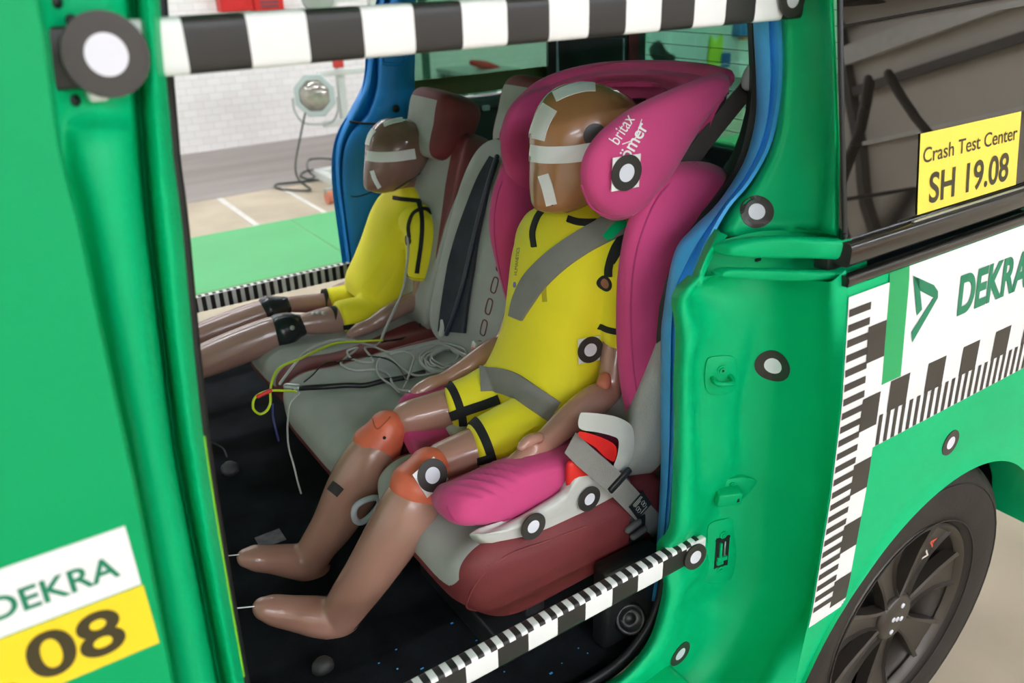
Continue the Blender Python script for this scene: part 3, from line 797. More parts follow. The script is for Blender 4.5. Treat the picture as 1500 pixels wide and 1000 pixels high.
# speaker panel low in the door corner
c = at(922, 905, Y=.77)
boxes('speaker_panel', DARK, van, ((c.x + .012, .795, .525), (.06, .02, .085)), bev=.012)
nr_ = (CAM - c).normalized() + Vector((0, -.6, 0)); nr_.normalize()
MB().rings([[c + nr_ * q + (nr_.orthogonal().normalized() * math.cos(j * .2618) + nr_.cross(nr_.orthogonal().normalized()) * math.sin(j * .2618)) * s for j in range(24)] for q, s in ((-.01, .027), (.006, .027), (.012, .024), (.008, .019), (-.002, .013), (.004, .008), (.006, .001))]).build('door_speaker', RUBBER, van)
# --- front pillar of the doorway and the front door
cols = []
E0 = [(28, -230), (50, -80), (63, 0), (82, 150), (88, 195), (95, 250), (118, 333), (150, 500), (185, 667), (215, 820), (248, 1000), (268, 1100), (315, 1320)]
G1 = [(160, -230), (184, -80), (193, 0), (202, 150), (205, 195), (208, 240), (216, 330), (236, 500), (257, 667), (286, 820), (320, 1000), (342, 1100), (394, 1320)]
E2 = [(212, -230), (229, -80), (234, 0), (247, 150), (251, 195), (255, 240), (267, 333), (285, 520), (302, 667), (328, 830), (358, 1000), (378, 1100), (428, 1320)]
ctrl = []
for k, (a, g, e) in enumerate(zip(E0, G1, E2)):
    f = lambda t: (a[0] + (g[0] - a[0]) * t, a[1] + (g[1] - a[1]) * t)
    bulge = (-.012, -.012, -.012, -.014, .006, .014, .018, .022, .024, .022, .02, .02, .015)[k]
    r_ = [at(a[0] - 12, a[1], Y=.66), at(*f(.02), Y=.672), at(*f(.25), Y=.672 - bulge * .8), at(*f(.6), Y=.672 - bulge), at(*f(.86), Y=.682 - bulge * .9), at(*f(.94), Y=.696 - bulge * .3), at(g[0], g[1], Y=.728), at(g[0] + 6, g[1], Y=.726)]
    m1 = (g[0] + 8 + (e[0] - g[0] - 8) * .5)
    r_ += [at(g[0] + 13, e[1], Y=.694), at(m1, e[1], Y=.680), at(e[0] - 5, e[1], Y=.694), at(e[0], e[1], Y=.715), at(e[0] - 4, e[1], Y=.80)]
    ctrl.append([tuple(p) for p in r_])
fp = shell('door_pillar', patch_rows(ctrl, 5, 8), .006, GREEN, van)
MB().tube([at(e[0] + 1, e[1], Y=.80) for e in E2], .006).build('pillar_seal', DARK, van)
MB().tube([at(299, 640, Y=.714), at(306, 690, Y=.714), at(327, 820, Y=.714), at(357, 990, Y=.714)], .0012).build('lime_paint_edge', mat('lime_paint', (140, 214, 40), .5), van)
for px, py in ((83, 3), (104, 30), (110, 147)):
    c, n_ = on(px, py, bvh(fp))
    MB().cyl(c + n_ * .001, c - n_ * .003, .0042).build('bolt_hole', DARK, van)
# front door
def door_pt(px, py, o=0.0): return at(px, py, Y=.598 - o)
zs = [1.62, 1.5, 1.4, 1.3, 1.2, 1.1, 1.0, .9, .8, .7, .6, .5, .42]
EX = [at(*e, Y=.600) for e in E0 + [(345, 1480)]]
def door_edge(z):
    for a, b2 in zip(EX, EX[1:]):
        if b2.z <= z <= a.z: t = (a.z - z) / (a.z - b2.z); return a.x + (b2.x - a.x) * t
    return EX[-1].x if z < EX[-1].z else EX[0].x
def Yd(z): return .600 - .018 * math.exp(-((z - .75) / .35) ** 2) + max(0, z - 1.15) * .10
DY0 = .018 * math.exp(-((1.0 - .75) / .35) ** 2)
rows = []
for k in range(49):
    z = 1.62 - 1.2 * k / 48; x1 = door_edge(z)
    r_ = []
    for i in range(24):
        t = i / 23; x = -1.05 + (x1 + 1.05) * t
        r_.append(Vector((x, Yd(z), z)))
    r_ += [Vector((x1 + .003, Yd(z) + .004, z)), Vector((x1 + .003, Yd(z) + .03, z)), Vector((x1 - .01, Yd(z) + .055, z))]
    rows.append(r_)
door = shell('front_door', rows, .003, GREEN2, van)
MB().grid([[Vector((x, Yd(z) - .003, z)) for x in (-.95, -.6, -.22)] for z in (1.56, 1.4, 1.2)]).build('front_door_window', WG, door)
# door stickers
def dpt(x, z, o=.0012): return Vector((x, Yd(z) - o, z))
tr = at(183, 770, Y=Yd(1.1)); br = at(205, 857, Y=Yd(1.05)); yb0 = at(228, 942, Y=Yd(1.0))
sx1 = tr.x; z1, z0, zy = tr.z, br.z + .001, yb0.z
def plate_on(name, x0, x1, za, zb, pt, m, parent, r=.004, th=.0008):
    b = MB(); nx, nz = 24, 6
    g = [[pt(x0 + (x1 - x0) * i / nx, za + (zb - za) * j / nz, th) for i in range(nx + 1)] for j in range(nz + 1)]
    b.grid(g); b.grid([g[0], [p + Vector((0, th, 0)) for p in g[0]]]); b.grid([g[-1], [p + Vector((0, th, 0)) for p in g[-1]]])
    b.grid([[r_[-1], r_[-1] + Vector((0, th, 0))] for r_ in g]); b.grid([[r_[0], r_[0] + Vector((0, th, 0))] for r_ in g])
    return b.build(name, m, parent, smooth=False)
st = plate_on('white_sticker', sx1 - .27, sx1, z0, z1, dpt, WHITE, door)
tb = MB()
dl, dr = at(-16, 900, Y=Yd(1.05)).x, at(175, 835, Y=Yd(1.05)).x
hz = (z1 - z0)
lettering(tb, 'DEKRA', lambda u_, v_: dpt(dl + (dr - dl) * u_, z0 + hz * (.27 + .36 * v_), .0014), bold=.016)
tb.build('sticker_lettering', GTXT, door, smooth=False)
plate_on('yellow_sticker', sx1 - .27, sx1 + .001, zy, z0 - .0015, dpt, YST, door)
tb = MB()
ny0, ny1 = at(45, 985, Y=Yd(1.0)).x, at(186, 935, Y=Yd(1.0)).x
hz2 = z0 - zy
lettering(tb, '08', lambda u_, v_: dpt(ny0 + (ny1 - ny0) * u_, zy + hz2 * (.16 + .70 * v_), .0014), bold=.02)
tb.build('sticker_lettering', INK, door, smooth=False)
tb = MB()
lettering(tb, 'SH 19.', lambda u_, v_: dpt(ny0 - .205 + .195 * u_, zy + hz2 * (.16 + .70 * v_), .0014), bold=.02)
tb.build('sticker_lettering', INK, door, smooth=False)

# --- measuring banner on the rear side: everything on the panel surface
def sp(x, z, o=.0012): return Vector((x, Yb(z) - .001 - o, z))
bn = MB()
def brect(x0, x1, za, zb, mi, o):
    nx = max(1, int((x1 - x0) / .03)); nz = max(1, int(abs(zb - za) / .02))
    bn.grid([[sp(x0 + (x1 - x0) * i / nx, za + (zb - za) * j / nz, o) for i in range(nx + 1)] for j in range(nz + 1)], mi=mi)
def clipz(x0, x1, za, zb):   # keep above the wheel arch
    lo = za
    for x in (x0, x1):
        if abs(x - WC[0]) < R_A + .004: lo = max(lo, WC[1] + math.sqrt((R_A + .004) ** 2 - (x - WC[0]) ** 2))
    return (lo, zb) if lo < zb else None
zt = 1.100
for i in range(24):   # vertical ruler, base white in narrow columns so it ends at the arch
    x0, x1 = .886 + .087 * i / 24, .886 + .087 * (i + 1) / 24
    q = clipz(x0, x1, .56, zt)
    if q: brect(x0, x1, q[0], q[1], 0, .0005)
k = 0; z = zt - .017
while z > .58:
    wid = .046 
    for i in range(6):
        x0, x1 = .888 + wid * i / 6, .888 + wid * (i + 1) / 6
        q = clipz(x0, x1, z - .0105, z)
        if q: brect(x0, x1, q[0], q[1], 1, .0010)
    z -= .021
z = zt - .052; k = 0
while z > .56:
    for i in range(8):
        x0, x1 = .888 + .044 + .0405 * i / 8, .888 + .044 + .0405 * (i + 1) / 8
        q = clipz(x0, x1, z - .0525, z)
        if q: brect(x0, x1, q[0], q[1], 1, .0010)
    z -= .105
brect(.973, 1.018, .952, 1.112, 2, .0006)
brect(1.018, 1.372, .950, 1.112, 0, .0005)
brect(1.372, 1.45, .950, 1.112, 2, .0006)
brect(.973, 1.99, .852, .952, 0, .0004)
x = .995
while x < 1.97:
    brect(x, min(x + .046, 1.985), .902, .951, 1, .0010); x += .092
x = .978
while x < 1.97:
    brect(x, x + .0085, .853, .903, 1, .0011); x += .0184
lettering(bn, 'DEKRA', lambda u_, v_: sp(1.148 + .20 * u_, 1.008 + .062 * v_ , .0014), bold=.035, mi=3)
def pz(px, py):
    p = at(px, py, Y=.561); return (p.x, p.z)
logo = [[(1200 + x / 5, 380 + y / 5) for x, y in q] for q in (((712, 125), (706, 408), (748, 365), (750, 143)), ((712, 125), (750, 232), (838, 278), (850, 190)), ((850, 190), (838, 278), (868, 280), (874, 232)), ((838, 278), (655, 525), (655, 598), (868, 280)))]
for poly in logo:
    q = [pz(*p) for p in poly]; bn.add([sp(a, b2, .0014) for a, b2 in q], [tuple(range(len(q)))], 3)
banner = bn.build('measuring_banner', [WHITE, MARKB, GRIND, GTXT], quarter, smooth=False)
# window sticker
swp = lambda x, z, o: Vector((x, Yb(z) + .0035 - o, z))
ws = MB()
a, b2 = at(1348.5, 199, Y=.602), at(1492, 264, Y=.584)
nx = 8
ws.grid([[swp(a.x + (b2.x - a.x) * i / nx, 1.174 + .106 * j / 4, .0010) for i in range(nx + 1)] for j in range(5)])
ww = b2.x - a.x
lettering(ws, 'Crash Test Center', lambda u_, v_: swp(a.x + ww * (.03 + .94 * u_), 1.241 + .020 * v_, .0016), bold=.008, mi=1)
lettering(ws, 'SH 19.08', lambda u_, v_: swp(a.x + ww * (.10 + .80 * u_), 1.184 + .042 * v_, .0016), bold=.02, mi=1)
ws.build('yellow_window_sticker', [mat('pale_yellow_sticker', (250, 226, 84), 0.4, var=.01), INK], van, smooth=False)
# --- target markers on the body
for px, py, r_ in ((1108, 310, .0225), (1133, 535, .0255), (996, 957, .024), (1392, 648, .0225)):
    c, n_ = on(px, py, QT)
    nb_ = [q for q in (on(px + dx, py + dy, QT) for dx, dy in ((0, 0), (14, 0), (-14, 0), (0, 16), (0, -16))) if (q[0] - c).length < .035]
    n_ = sum((q[1] for q in nb_), Vector()).normalized()
    disc_on('target_marker', c, n_, r_, quarter, QT, ratio=.5, lift=.0014)
# --- hardware on the jamb
def local(px, py, tree=QT):
    c, n_ = on(px, py, tree); u_ = Vector((0, 0, 1)).cross(n_).normalized(); v_ = n_.cross(u_)
    return c, n_, u_, v_
def plate_poly(mb, c, n_, u_, v_, pts, th, mi=0):
    u_, v_ = u_ * HS * HU, v_ * HS
    O = cr(pts, 3, closed=True) if len(pts) > 6 else pts
    lo = [c + u_ * x + v_ * y - n_ * .004 for x, y in O]; hi = [c + u_ * x + v_ * y + n_ * th for x, y in O]
    top = [c + u_ * x * .93 + v_ * y * .95 + n_ * (th + .0012) for x, y in O]
    mb.rings([lo, hi, top], mi)
HS, HU = 1.2, 1.1
# striker (closed loop on an oval plate)
c, n_, u_, v_ = local(1055, 549)
mb = MB(); plate_poly(mb, c, n_, u_, v_, [(-.018, .020), (-.010, .026), (.012, .024), (.018, .012), (.018, -.016), (.008, -.026), (-.010, -.024), (-.018, -.010)], .003)
sk = mb.build('striker_plate', GREEN, van, auto=.7)
MB().tube([c + u_ * -.013 + v_ * -.001, c + u_ * -.013 + v_ * -.003 + n_ * .020, c + u_ * .012 + v_ * -.006 + n_ * .020, c + u_ * .013 + v_ * -.001], .0038, sub=2).build('striker_loop', GREEN, sk)
MB().cyl(c + v_ * .010, c + v_ * .010 + n_ * .006, .007).cyl(c + v_ * .010, c + v_ * .010 + n_ * .0085, .0042).build('bolt', GREEN, sk, auto=.7)
MB().cyl(c + v_ * .010, c + v_ * .010 + n_ * .009, .0018).build('bolt_socket', DARK, sk)
# guide bracket
c, n_, u_, v_ = local(1072, 718)
HS, HU = 1.3, 1.45
mb = MB(); plate_poly(mb, c, n_, u_, v_, [(-.022, .022), (.006, .024), (.030, .010), (.030, -.008), (.010, -.026), (-.018, -.022)], .003)
gb = mb.build('guide_bracket', GREEN, van, auto=.7)
Rm = Matrix((u_, v_, n_)).transposed()
MB().box(c - u_ * .012 + n_ * .012 + v_ * .002, (.020, .013, .011), R=Rm, bev=.003).build('guide_block', GREEN, gb, auto=.7)
MB().box(c - u_ * .024 + n_ * .013 + v_ * .002, (.003, .006, .006), R=Rm, bev=.001).box(c + u_ * .002 + n_ * .021 + v_ * .001, (.002, .004, .002), R=Rm).build('guide_slot', DARK, gb)
for q in (.019, -.019): MB().cyl(c - u_ * .004 + v_ * q, c - u_ * .004 + v_ * q + n_ * .006, .0045).cyl(c - u_ * .004 + v_ * q, c - u_ * .004 + v_ * q + n_ * .008, .002).build('rivet', GREEN, gb, auto=.7)
# lock plate with opening
c, n_, u_, v_ = local(1055, 807)
HS, HU = 1.35, 1.3
mb = MB(); plate_poly(mb, c, n_, u_, v_, [(-.016, .046), (.0, .048), (.017, .046), (.018, .02), (.018, -.02), (.014, -.046), (.0, -.047), (-.014, -.040), (-.017, -.02), (-.016, .02)], .003)
lk = mb.build('lock_plate', GREEN, van, auto=.7)
Rm = Matrix((u_, v_, n_)).transposed()
MB().box(c + n_ * .004 + v_ * .002, (.013, .030, .0012), R=Rm).build('lock_opening', DARK, lk, smooth=False)
MB().box(c - u_ * .004 + n_ * .006 + v_ * .006, (.0022, .016, .003), R=Rm, bev=.001).box(c + n_ * .006 - v_ * .010, (.009, .004, .003), R=Rm, bev=.001).box(c - u_ * .004 + n_ * .006 - v_ * .017, (.006, .004, .003), R=Rm, bev=.001).build('lock_lever', GREEN, lk, auto=.7)
MB().box(c + u_ * .0045 + n_ * .0055 + v_ * .008, (.0012, .014, .001), R=Rm).build('lock_spring', STEEL, lk)
for q in (.036, -.034): MB().cyl(c + v_ * q, c + v_ * q + n_ * .0062, .0065).cyl(c + v_ * q, c + v_ * q + n_ * .008, .0025).build('bolt', GREEN, lk, auto=.7)
for a_, q in ((-.013, .028), (.013, .028), (-.012, -.028), (.012, -.028)): MB().cyl(c + u_ * a_ + v_ * q, c + u_ * a_ + v_ * q + n_ * .0046, .0016).build('screw_hole', DARK, lk)
c, n_ = on(1110, 380, QT)
MB().box(c + n_ * .001, (.005, .002, .002), bev=.001).build('rail_slot', DARK, van)
# --- wheel
def lathe(name, prof_, m, parent, seg_=96, tread=None):
    b = MB(); rows = []
    for r_, y in prof_:
        row = []
        for j in range(seg_):
            a = 2 * math.pi * j / seg_; rr = r_
            if tread and r_ > .326: rr -= tread(j, y)
            row.append(Vector((WC[0] + rr * math.cos(a), y, WC[1] + rr * math.sin(a))))
        rows.append(row)
    b.grid(rows, closed_u=True)
    return b.build(name, m, parent, auto=.9)
tw = lambda j, y: (.011 if (j + int((y - .6) * 90)) % 5 == 0 or abs(y - .64) < .004 or abs(y - .70) < .004 else 0.0)
tp = [(.208, .600), (.212, .590), (.222, .584), (.240, .579), (.262, .575), (.285, .575), (.305, .580), (.318, .588), (.3265, .598), (.331, .608)]
tp += [(.3335, .608 + .0075 * k) for k in range(1, 19)]
tp += [(.331, .752), (.32, .765), (.29, .775), (.25, .772), (.21, .76)]
tyre = lathe('tyre', tp, TYRE, van, 192, tw)
for r_ in (.222, .298):
    MB().tube([(WC[0] + r_ * math.cos(a * .1309), .579 if r_ < .25 else .5775, WC[1] + r_ * math.sin(a * .1309)) for a in range(48)], .0018, closed=True, sub=1, seg=6).build('sidewall_ring', TYRE, tyre)
rim = lathe('wheel_rim', [(.2, .76), (.19, .72), (.182, .66), (.188, .625), (.196, .612), (.204, .600), (.209, .591), (.206, .587), (.199, .591), (.193, .602)], RIM, van, 96)
lathe('brake_disc', [(.0, .66), (.13, .66), (.13, .67), (.0, .67)], DARK, van, 48)
sm = MB()
for k in range(7):
    a0_ = math.radians(8 + 360 / 7 * k)
    def pp(r_, w_, y): 
        return Vector((WC[0] + r_ * math.cos(a0_) - w_ * math.sin(a0_), y, WC[1] + r_ * math.sin(a0_) + w_ * math.cos(a0_)))
    rows = []
    for r_, hw_, y in ((.040, .022, .603), (.07, .019, .606), (.10, .021, .607), (.14, .029, .606), (.175, .040, .601), (.198, .050, .596)):
        rows.append([pp(r_, -hw_, y - .002), pp(r_, -hw_ * .80, y - .005), pp(r_, -hw_ * .72, y + .002), pp(r_, 0, y + .004), pp(r_, hw_ * .72, y + .002), pp(r_, hw_ * .80, y - .005), pp(r_, hw_, y - .002), pp(r_, hw_ * .9, y + .022), pp(r_, 0, y + .026), pp(r_, -hw_ * .9, y + .022)])
    m_ = MB().rings(rows); m_.build('spoke', RIM, rim, auto=.9)
    if k == 1:
        t = MB()
        for ch, r0_, mi_ in (('V', .125, 0), ('A', .152, 1)):
            uvt, ft = text_mesh(ch, .02)
            t.add([pp(r0_ + .022 * u_ , -.010 + .02 * v_, .6005) for u_, v_ in uvt], ft, mi_)
        t.build('spoke_badge', [mat('badge_white', (220, 214, 200), .4), mat('badge_red', (206, 74, 50), .4)], rim, smooth=False)
hub = MB().rings([[Vector((WC[0] + r_ * math.cos(j * .1963), y, WC[1] + r_ * math.sin(j * .1963))) for j in range(32)] for r_, y in ((.052, .615), (.050, .600), (.044, .596), (.02, .594), (.001, .594))]).build('hub_cap', RIM, rim)
for dx, dz in ((0, 0), (-.014, .006), (.014, -.006), (.010, .028), (-.012, -.026)):
    MB().cyl((WC[0] + dx, .5925, WC[1] + dz), (WC[0] + dx, .596, WC[1] + dz), .0052).build('white_dot', MARKW, hub)
# wheel housing
b = MB(); rows = []
for y, rr in ((.765, .372), (.80, .372), (.83, .368), (.84, .05)):
    rows.append([Vector((WC[0] + rr * math.cos(a), y, WC[1] + rr * math.sin(a))) for a in [math.radians(-25 + 165 * k / 40) for k in range(41)]])
b.grid(rows); b.build('wheel_housing', DARK, van)
b = MB(); b.grid([[Vector((WC[0] + rr * math.cos(a), y, WC[1] + rr * math.sin(a))) for a in [math.radians(-30 + 125 * k / 30) for k in range(31)]] for y, rr in ((.625, .372), (.72, .374), (.84, .37), (.845, .1))])
b.build('wheel_housing', DARK, van)
b = MB(); b.grid([[Vector((WC[0] + .368 * math.cos(a), y, WC[1] + .368 * math.sin(a))) for a in [math.radians(14 + 40 * k / 14) for k in range(15)]] for y in (.545, .57, .625)])
b.build('arch_return', GREEN, van)

# ================================================================== THE TWO STRIPED BARS
def bar_obj(name, x0, x1, yc, zc, hy_, hz_, xref, first_black, label, strips):
    root = empty(name, (x0, yc, zc - hz_), label, 'bar')
    b = MB(); n = int(round((x1 - x0) / .01))
    sec = []
    for k in range(20):
        t = 2 * math.pi * k / 20 + .157; sec.append((math.copysign(abs(math.cos(t)) ** .35, math.cos(t)), math.copysign(abs(math.sin(t)) ** .35, math.sin(t))))
    xs = [x0]
    q = math.ceil((x0 - xref) / .01 - 1e-6)
    while xref + q * .01 < x1 - 1e-6:
        xs.append(xref + q * .01); q += 1
    xs.append(x1)
    kk = 0
    rows = [[Vector((x, yc + hy_ * c_, zc + hz_ * s_)) for c_, s_ in sec] for x in xs]
    b.v = [p for r_ in rows for p in r_]; ns = 20
    for i in range(len(xs) - 1):
        xm = (xs[i] + xs[i + 1]) / 2; blk = math.floor((xm - xref) / .05) % 2 == (0 if first_black else 1); st_ = math.floor((xm - xref) / .01) % 2 == 0
        for j in range(ns):
            a_, b_ = i * ns + j, i * ns + (j + 1) % ns
            top = sec[j][1] > .75 and sec[(j + 1) % ns][1] > .75
            dark_ = (st_ if (top and strips) else blk)
            b.f.append((a_, b_, b_ + ns, a_ + ns)); b.mi.append(1 if dark_ else 0)
    b.f.append(tuple(range(ns))[::-1]); b.mi.append(0); b.f.append(tuple(range((len(xs) - 1) * ns, len(xs) * ns))); b.mi.append(0)
    b.build('taped_bar', [WHITE, BLACK], root, auto=.9)
    return root
tbar = bar_obj('striped_bar', .075, .90, .712, 1.4465, .014, .0215, .163, True, 'large black and white striped bar across the top of the van doorway', False)
lbar = bar_obj('striped_bar', .10, .797, .708, .652, .011, .0205, .369, False, 'black and white striped bar with a ruler edge along the door sill', True)
fbar = bar_obj('striped_bar', .0, .93, 2.285, .645, .012, .021, .0, True, 'small-striped black and white bar across the far doorway behind the dummy legs', True)
# fine stripes on the front of the far bar
fb = MB(); x = 0.01
while x < .92: fb.box((x, 2.2695, .645), (.0060, .0008, .0215)); x += .0245
wb = MB().box((.465, 2.2715, .645), (.462, .0010, .0220)); wb.build('white_backing', WHITE, fbar, smooth=False)
fb.build('stripe_tape', BLACK, fbar, smooth=False)
c = at(155, 80, Y=.668); disc_on('target_marker', c, (0.12, -1, 0.05), .0295, tbar, ratio=.5, lift=.002)
boxes('end_tape', BLACK, tbar, ((c.x - .018, .682, c.z - .001), (.022, .010, .021)))
boxes('white_clip', WHITE, tbar, ((c.x - .010, .680, c.z - .027), (.007, .008, .005)))
c = at(1160, -2, Y=.692); disc_on('target_marker', c, (-0.05, -1, 0.05), .021, tbar, ratio=.5, lift=.002)
c = at(1018, 815, Y=.694); disc_on('target_marker', c, (-0.06, -1, 0.06), .0222, lbar, ratio=.5, lift=.002)
boxes('end_tape', WHITE, lbar, ((c.x + .012, .702, c.z + .003), (.014, .006, .021)))

# ================================================================== THE SEATS
def seat(label, xf, xb, y0, y1, zt, head, ovals=True, near=False, plain=False, narrow=False, hr=True, backtop=1.13, topf=.0):
    yc, hy = (y0 + y1) / 2, (y1 - y0) / 2
    root = empty('passenger_seat', ((xf + xb) / 2, yc, .45), label, 'seat')
    hx = (xb - xf) / 2 + .05; hz = .072
    def dfm(q, l):
        if l.z > 0:
            q.z += .020 * math.exp(-((abs(l.y) - .82) / .22) ** 2) * (1 - max(0, l.x) * .5)      # side bolsters
            q.z -= .010 * math.exp(-((l.x + .25) / .35) ** 2) * math.exp(-(l.y / .5) ** 2)
            q.z += .012 * math.exp(-((l.x + .75) / .25) ** 2)
        else: q.x += .05 * max(0, -l.x) * -l.z * 1.2
        return q
    def fl_(l):
        # grey middle panel narrowing towards the back, maroon sides
        a = .80 - .34 * max(0, l.x + .35) ** 1.2 if l.y < 0 else .80 - .10 * max(0, l.x)
        if narrow and l.y < 0: a = .42 - .3 * max(0, l.x)
        if l.y < 0: d = a + l.y
        else: d = a - l.y
        d = min(d, (l.z - .42) * 1.4 if l.x > -.7 else (l.z - .30 - (l.x + .7) * .5))
        return d
    cz = zt - hz
    cu = sq('seat_cushion', frame(((xf + xb) / 2 + .02, yc, cz), (1, 0, .03), (0, 1, 0), (-.03, 0, 1)), (hx, hy, hz), .42, .30, SEATM, root, dfm, fl_, nu=120, nv=60)
    boxes('seat_base', DARK, root, (((xf + xb) / 2 + .05, yc, .47), (.17, hy * .82, .028)), ((xf + .13, yc - hy * .6, .50), (.02, .015, .06)), ((xf + .13, yc + hy * .6, .50), (.02, .015, .06)), bev=.006)
    # back rest
    ang = math.radians(20)
    up = Vector((math.sin(ang), 0, math.cos(ang))); fw = Vector((math.cos(ang), 0, -math.sin(ang)))
    bh = .255
    o0 = Vector((xb + .015, yc, zt - .02)) + up * bh
    def dfb(q, l):
        q.x -= .030 * math.exp(-((abs(l.y) - .85) / .2) ** 2) * (1 if l.x < 0 else 0)
        k = max(0, l.z - .2); q.y *= 1 - .30 * k * k
        return q
    def flb(l):
        if plain: return min(.05 - l.x, .93 - l.z)
        if l.y > 0: return min(.62 - l.y, .05 - l.x)
        k = max(0., min(1., (l.z + .25) / 1.2))           # a maroon wedge that narrows downwards, pale edge beyond it
        wdg = .05 + .36 * k ** .9
        return min(max(abs(l.y + .62) - wdg, (-l.z - .25)), .25 - l.x)
    bk = sq('seat_back', frame(o0, fw, (0, 1, 0), up), (.055, hy * .97, bh), .45, .35, SEATM, root, dfb, flb, nu=120, nv=60)
    tb_ = bvh(bk)
    if ovals:
        for s in (1,):
            for k in range(6):
                cc = o0 - fw * .2 + up * (-.20 + .048 * k) + Vector((0, (-hy * .08 if plain else hy * .2), 0))
                pts = []
                for j in range(12):
                    t = 2 * math.pi * j / 12; p = cc + Vector((0, 1, 0)) * (.010 * math.copysign(abs(math.cos(t)) ** .6, math.cos(t))) + up * (.017 * math.copysign(abs(math.sin(t)) ** .6, math.sin(t)))
                    h = tb_.ray_cast(p, fw)
                    if h[0]: pts.append(h[0] - fw * .0004)
                if len(pts) == 12: MB().tube(pts, .0016, closed=True, sub=2, seg=6).build('embossed_oval', MAROON, bk)
    if head:
        hc, hh = head
        fr = frame(hc, fw, (0, 1, 0), up)
        def dfh(q, l):
            q.x += .012 * l.y * l.y; q.x *= (1 + .25 * max(0, l.z)); return q
        def flh(l): return min(.72 - abs(l.y - .1), .66 - l.z, -.05 - l.x)
        sq('head_restraint', fr, hh, .5, .42, SEATM, root, dfh, flh, nu=96, nv=48)
        for s in (-1, 1):
            MB().cyl(Vector(hc) - up * hh[2] * .7 + Vector((.01, s * .05, 0)), Vector(hc) - up * (hh[2] + .05) + Vector((.01, s * .05, 0)), .006).build('restraint_rod', STEEL, root)
    return root, cu, bk
s_near, cu_near, bk_near = seat('grey and maroon seat nearest the doorway, under the magenta child seat', .472, .80, .815, 1.165, .694, None, near=True, ovals=False)
s_mid, cu_mid, bk_mid = seat('empty middle seat of the row with grey cables lying on its cushion', .452, .83, 1.185, 1.60, .690, ((1.045, 1.475, 1.185), (.045, .125, .088)), plain=True)
s_far, cu_far, bk_far = seat('grey and maroon seat by the far door, with the smaller dummy sitting on it', .50, .88, 1.635, 2.02, .650, ((1.02, 1.875, 1.125), (.055, .105, .085)), narrow=True)
CT = bvh(cu_mid, cu_near, cu_far, bk_mid)
# stitched side panel of the near cushion
sp_ = [on(x, y, bvh(cu_near))[0] for x, y in ((858, 770), (800, 792), (740, 815), (700, 850), (682, 890), (684, 925))]
MB().tube(sp_, .0016).build('piping', mat('maroon_piping', (128, 52, 54), .5), cu_near)
# seat belts
VB = Vector
SB = bvh(bk_mid, bk_far, cu_mid, cu_far)
b1 = draped('webbing', [(726, 232), (712, 262), (700, 300), (686, 350), (676, 400), (668, 450), (664, 486)], lambda t: 14 + 26 * min(1, t * 1.6), mat('black_fabric_strap', (44, 48, 58), .8, var=.25, vscale=20, bump=.5, bscale=120), SB, empty('hanging_strap', at(652, 480, Y=1.60), 'dark fabric strap hanging between the middle and far seat backs', 'strap'), off=.006, th=.003, Y=1.5)
cp = [on(x, y, SB, .012, 1.45)[0] for x, y in ((734, 232), (722, 270), (708, 320), (696, 370), (684, 420), (670, 465), (660, 488))]
tag(MB().tube(cp, .0055).build('corrugated_cable', mat('dark_blue_black_conduit', (40, 46, 62), .35, bump=.6, bscale=300), None), 'dark shiny conduit running down the edge of the middle seat back', 'cable')
# buckles
def buckle(px, py, Y, lab, red_first=True, m=SHELL, ang=.3):
    c = at(px, py, Y=Y); r_ = empty('belt_buckle', c, lab, 'buckle')
    Rm_ = Matrix.Rotation(ang, 3, 'Y') @ Matrix.Rotation(-.3, 3, 'Z')
    MB().box(c, (.020, .013, .009), R=Rm_, bev=.004).build('buckle_body', m, r_, auto=.7)
    MB().box(c + Rm_ @ VB((-.004, -.010, -.006)), (.018, .008, .006), R=Rm_, bev=.003).build('release_button', RED, r_, auto=.7)
    MB().tube([c + Rm_ @ VB((.018, 0, 0)), c + Rm_ @ VB((.05, 0.01, -.02))], .010, ell=(.4, 1), sub=2).build('buckle_stalk', DARK, r_)
buckle(706, 508, 1.29, 'pale belt buckle with red button at the back of the middle seat')
buckle(614, 517, 1.66, 'red and black belt buckle beside the hip of the smaller dummy', m=DARK)
c = on(650, 488, CT, .01)[0]
o = MB().tube([c, c + VB((.006, .0, .015)), c + VB((.008, .004, .03))], [.006, .007, .005], sub=3).build('cable_connector', SHELL, None); tag(o, 'pale cable connector standing at the foot of the hanging strap', 'connector')

# ================================================================== THE CHILD SEAT
cs = empty('child_seat', (.66, 1.04, .68), 'magenta high-backed child car seat with grey shell and red accents holding the larger dummy', 'child seat')
def A(*t): return at(t[0], t[1], Y=t[2])
# shell and cushion of the booster
def prof_loft(name, sections, m, parent=cs, n=5, sub=6, auto=1.0):
    """sections: list of closed outlines (lists of points) along the depth"""
    rows = [[VB(p) for p in cr([tuple(q) for q in s_], sub, closed=True)] for s_ in sections]
    cols = [cr([tuple(r_[j]) for r_ in rows], n) for j in range(len(rows[0]))]
    R_ = [[VB(cols[j][i]) for j in range(len(cols))] for i in range(len(cols[0]))]
    return MB().rings(R_).build(name, m, parent, auto=auto)
def bsec(y, s, xf, top, nose, zs=.0):
    """side outline of the cushion in the xz plane at depth y; s shrinks it about its middle"""
    xb = .86
    pts = [(xf + .002, nose), (xf + .016, nose + (top - nose) * .6 + .008), (xf + .055, top), (xf + .13, top + .004), (xf + .22, top - .006), (xb - .10, top - .02), (xb - .02, top - .02), (xb, .74), (xb - .04, .712), (xf + .2, .700 + zs), (xf + .09, .702 + zs), (xf + .018, .722 + zs)]
    cx_, cz_ = (xf + xb) / 2, .755
    return [VB((cx_ + (x - cx_) * s, y, cz_ + (z - cz_) * s)) for x, z in pts]
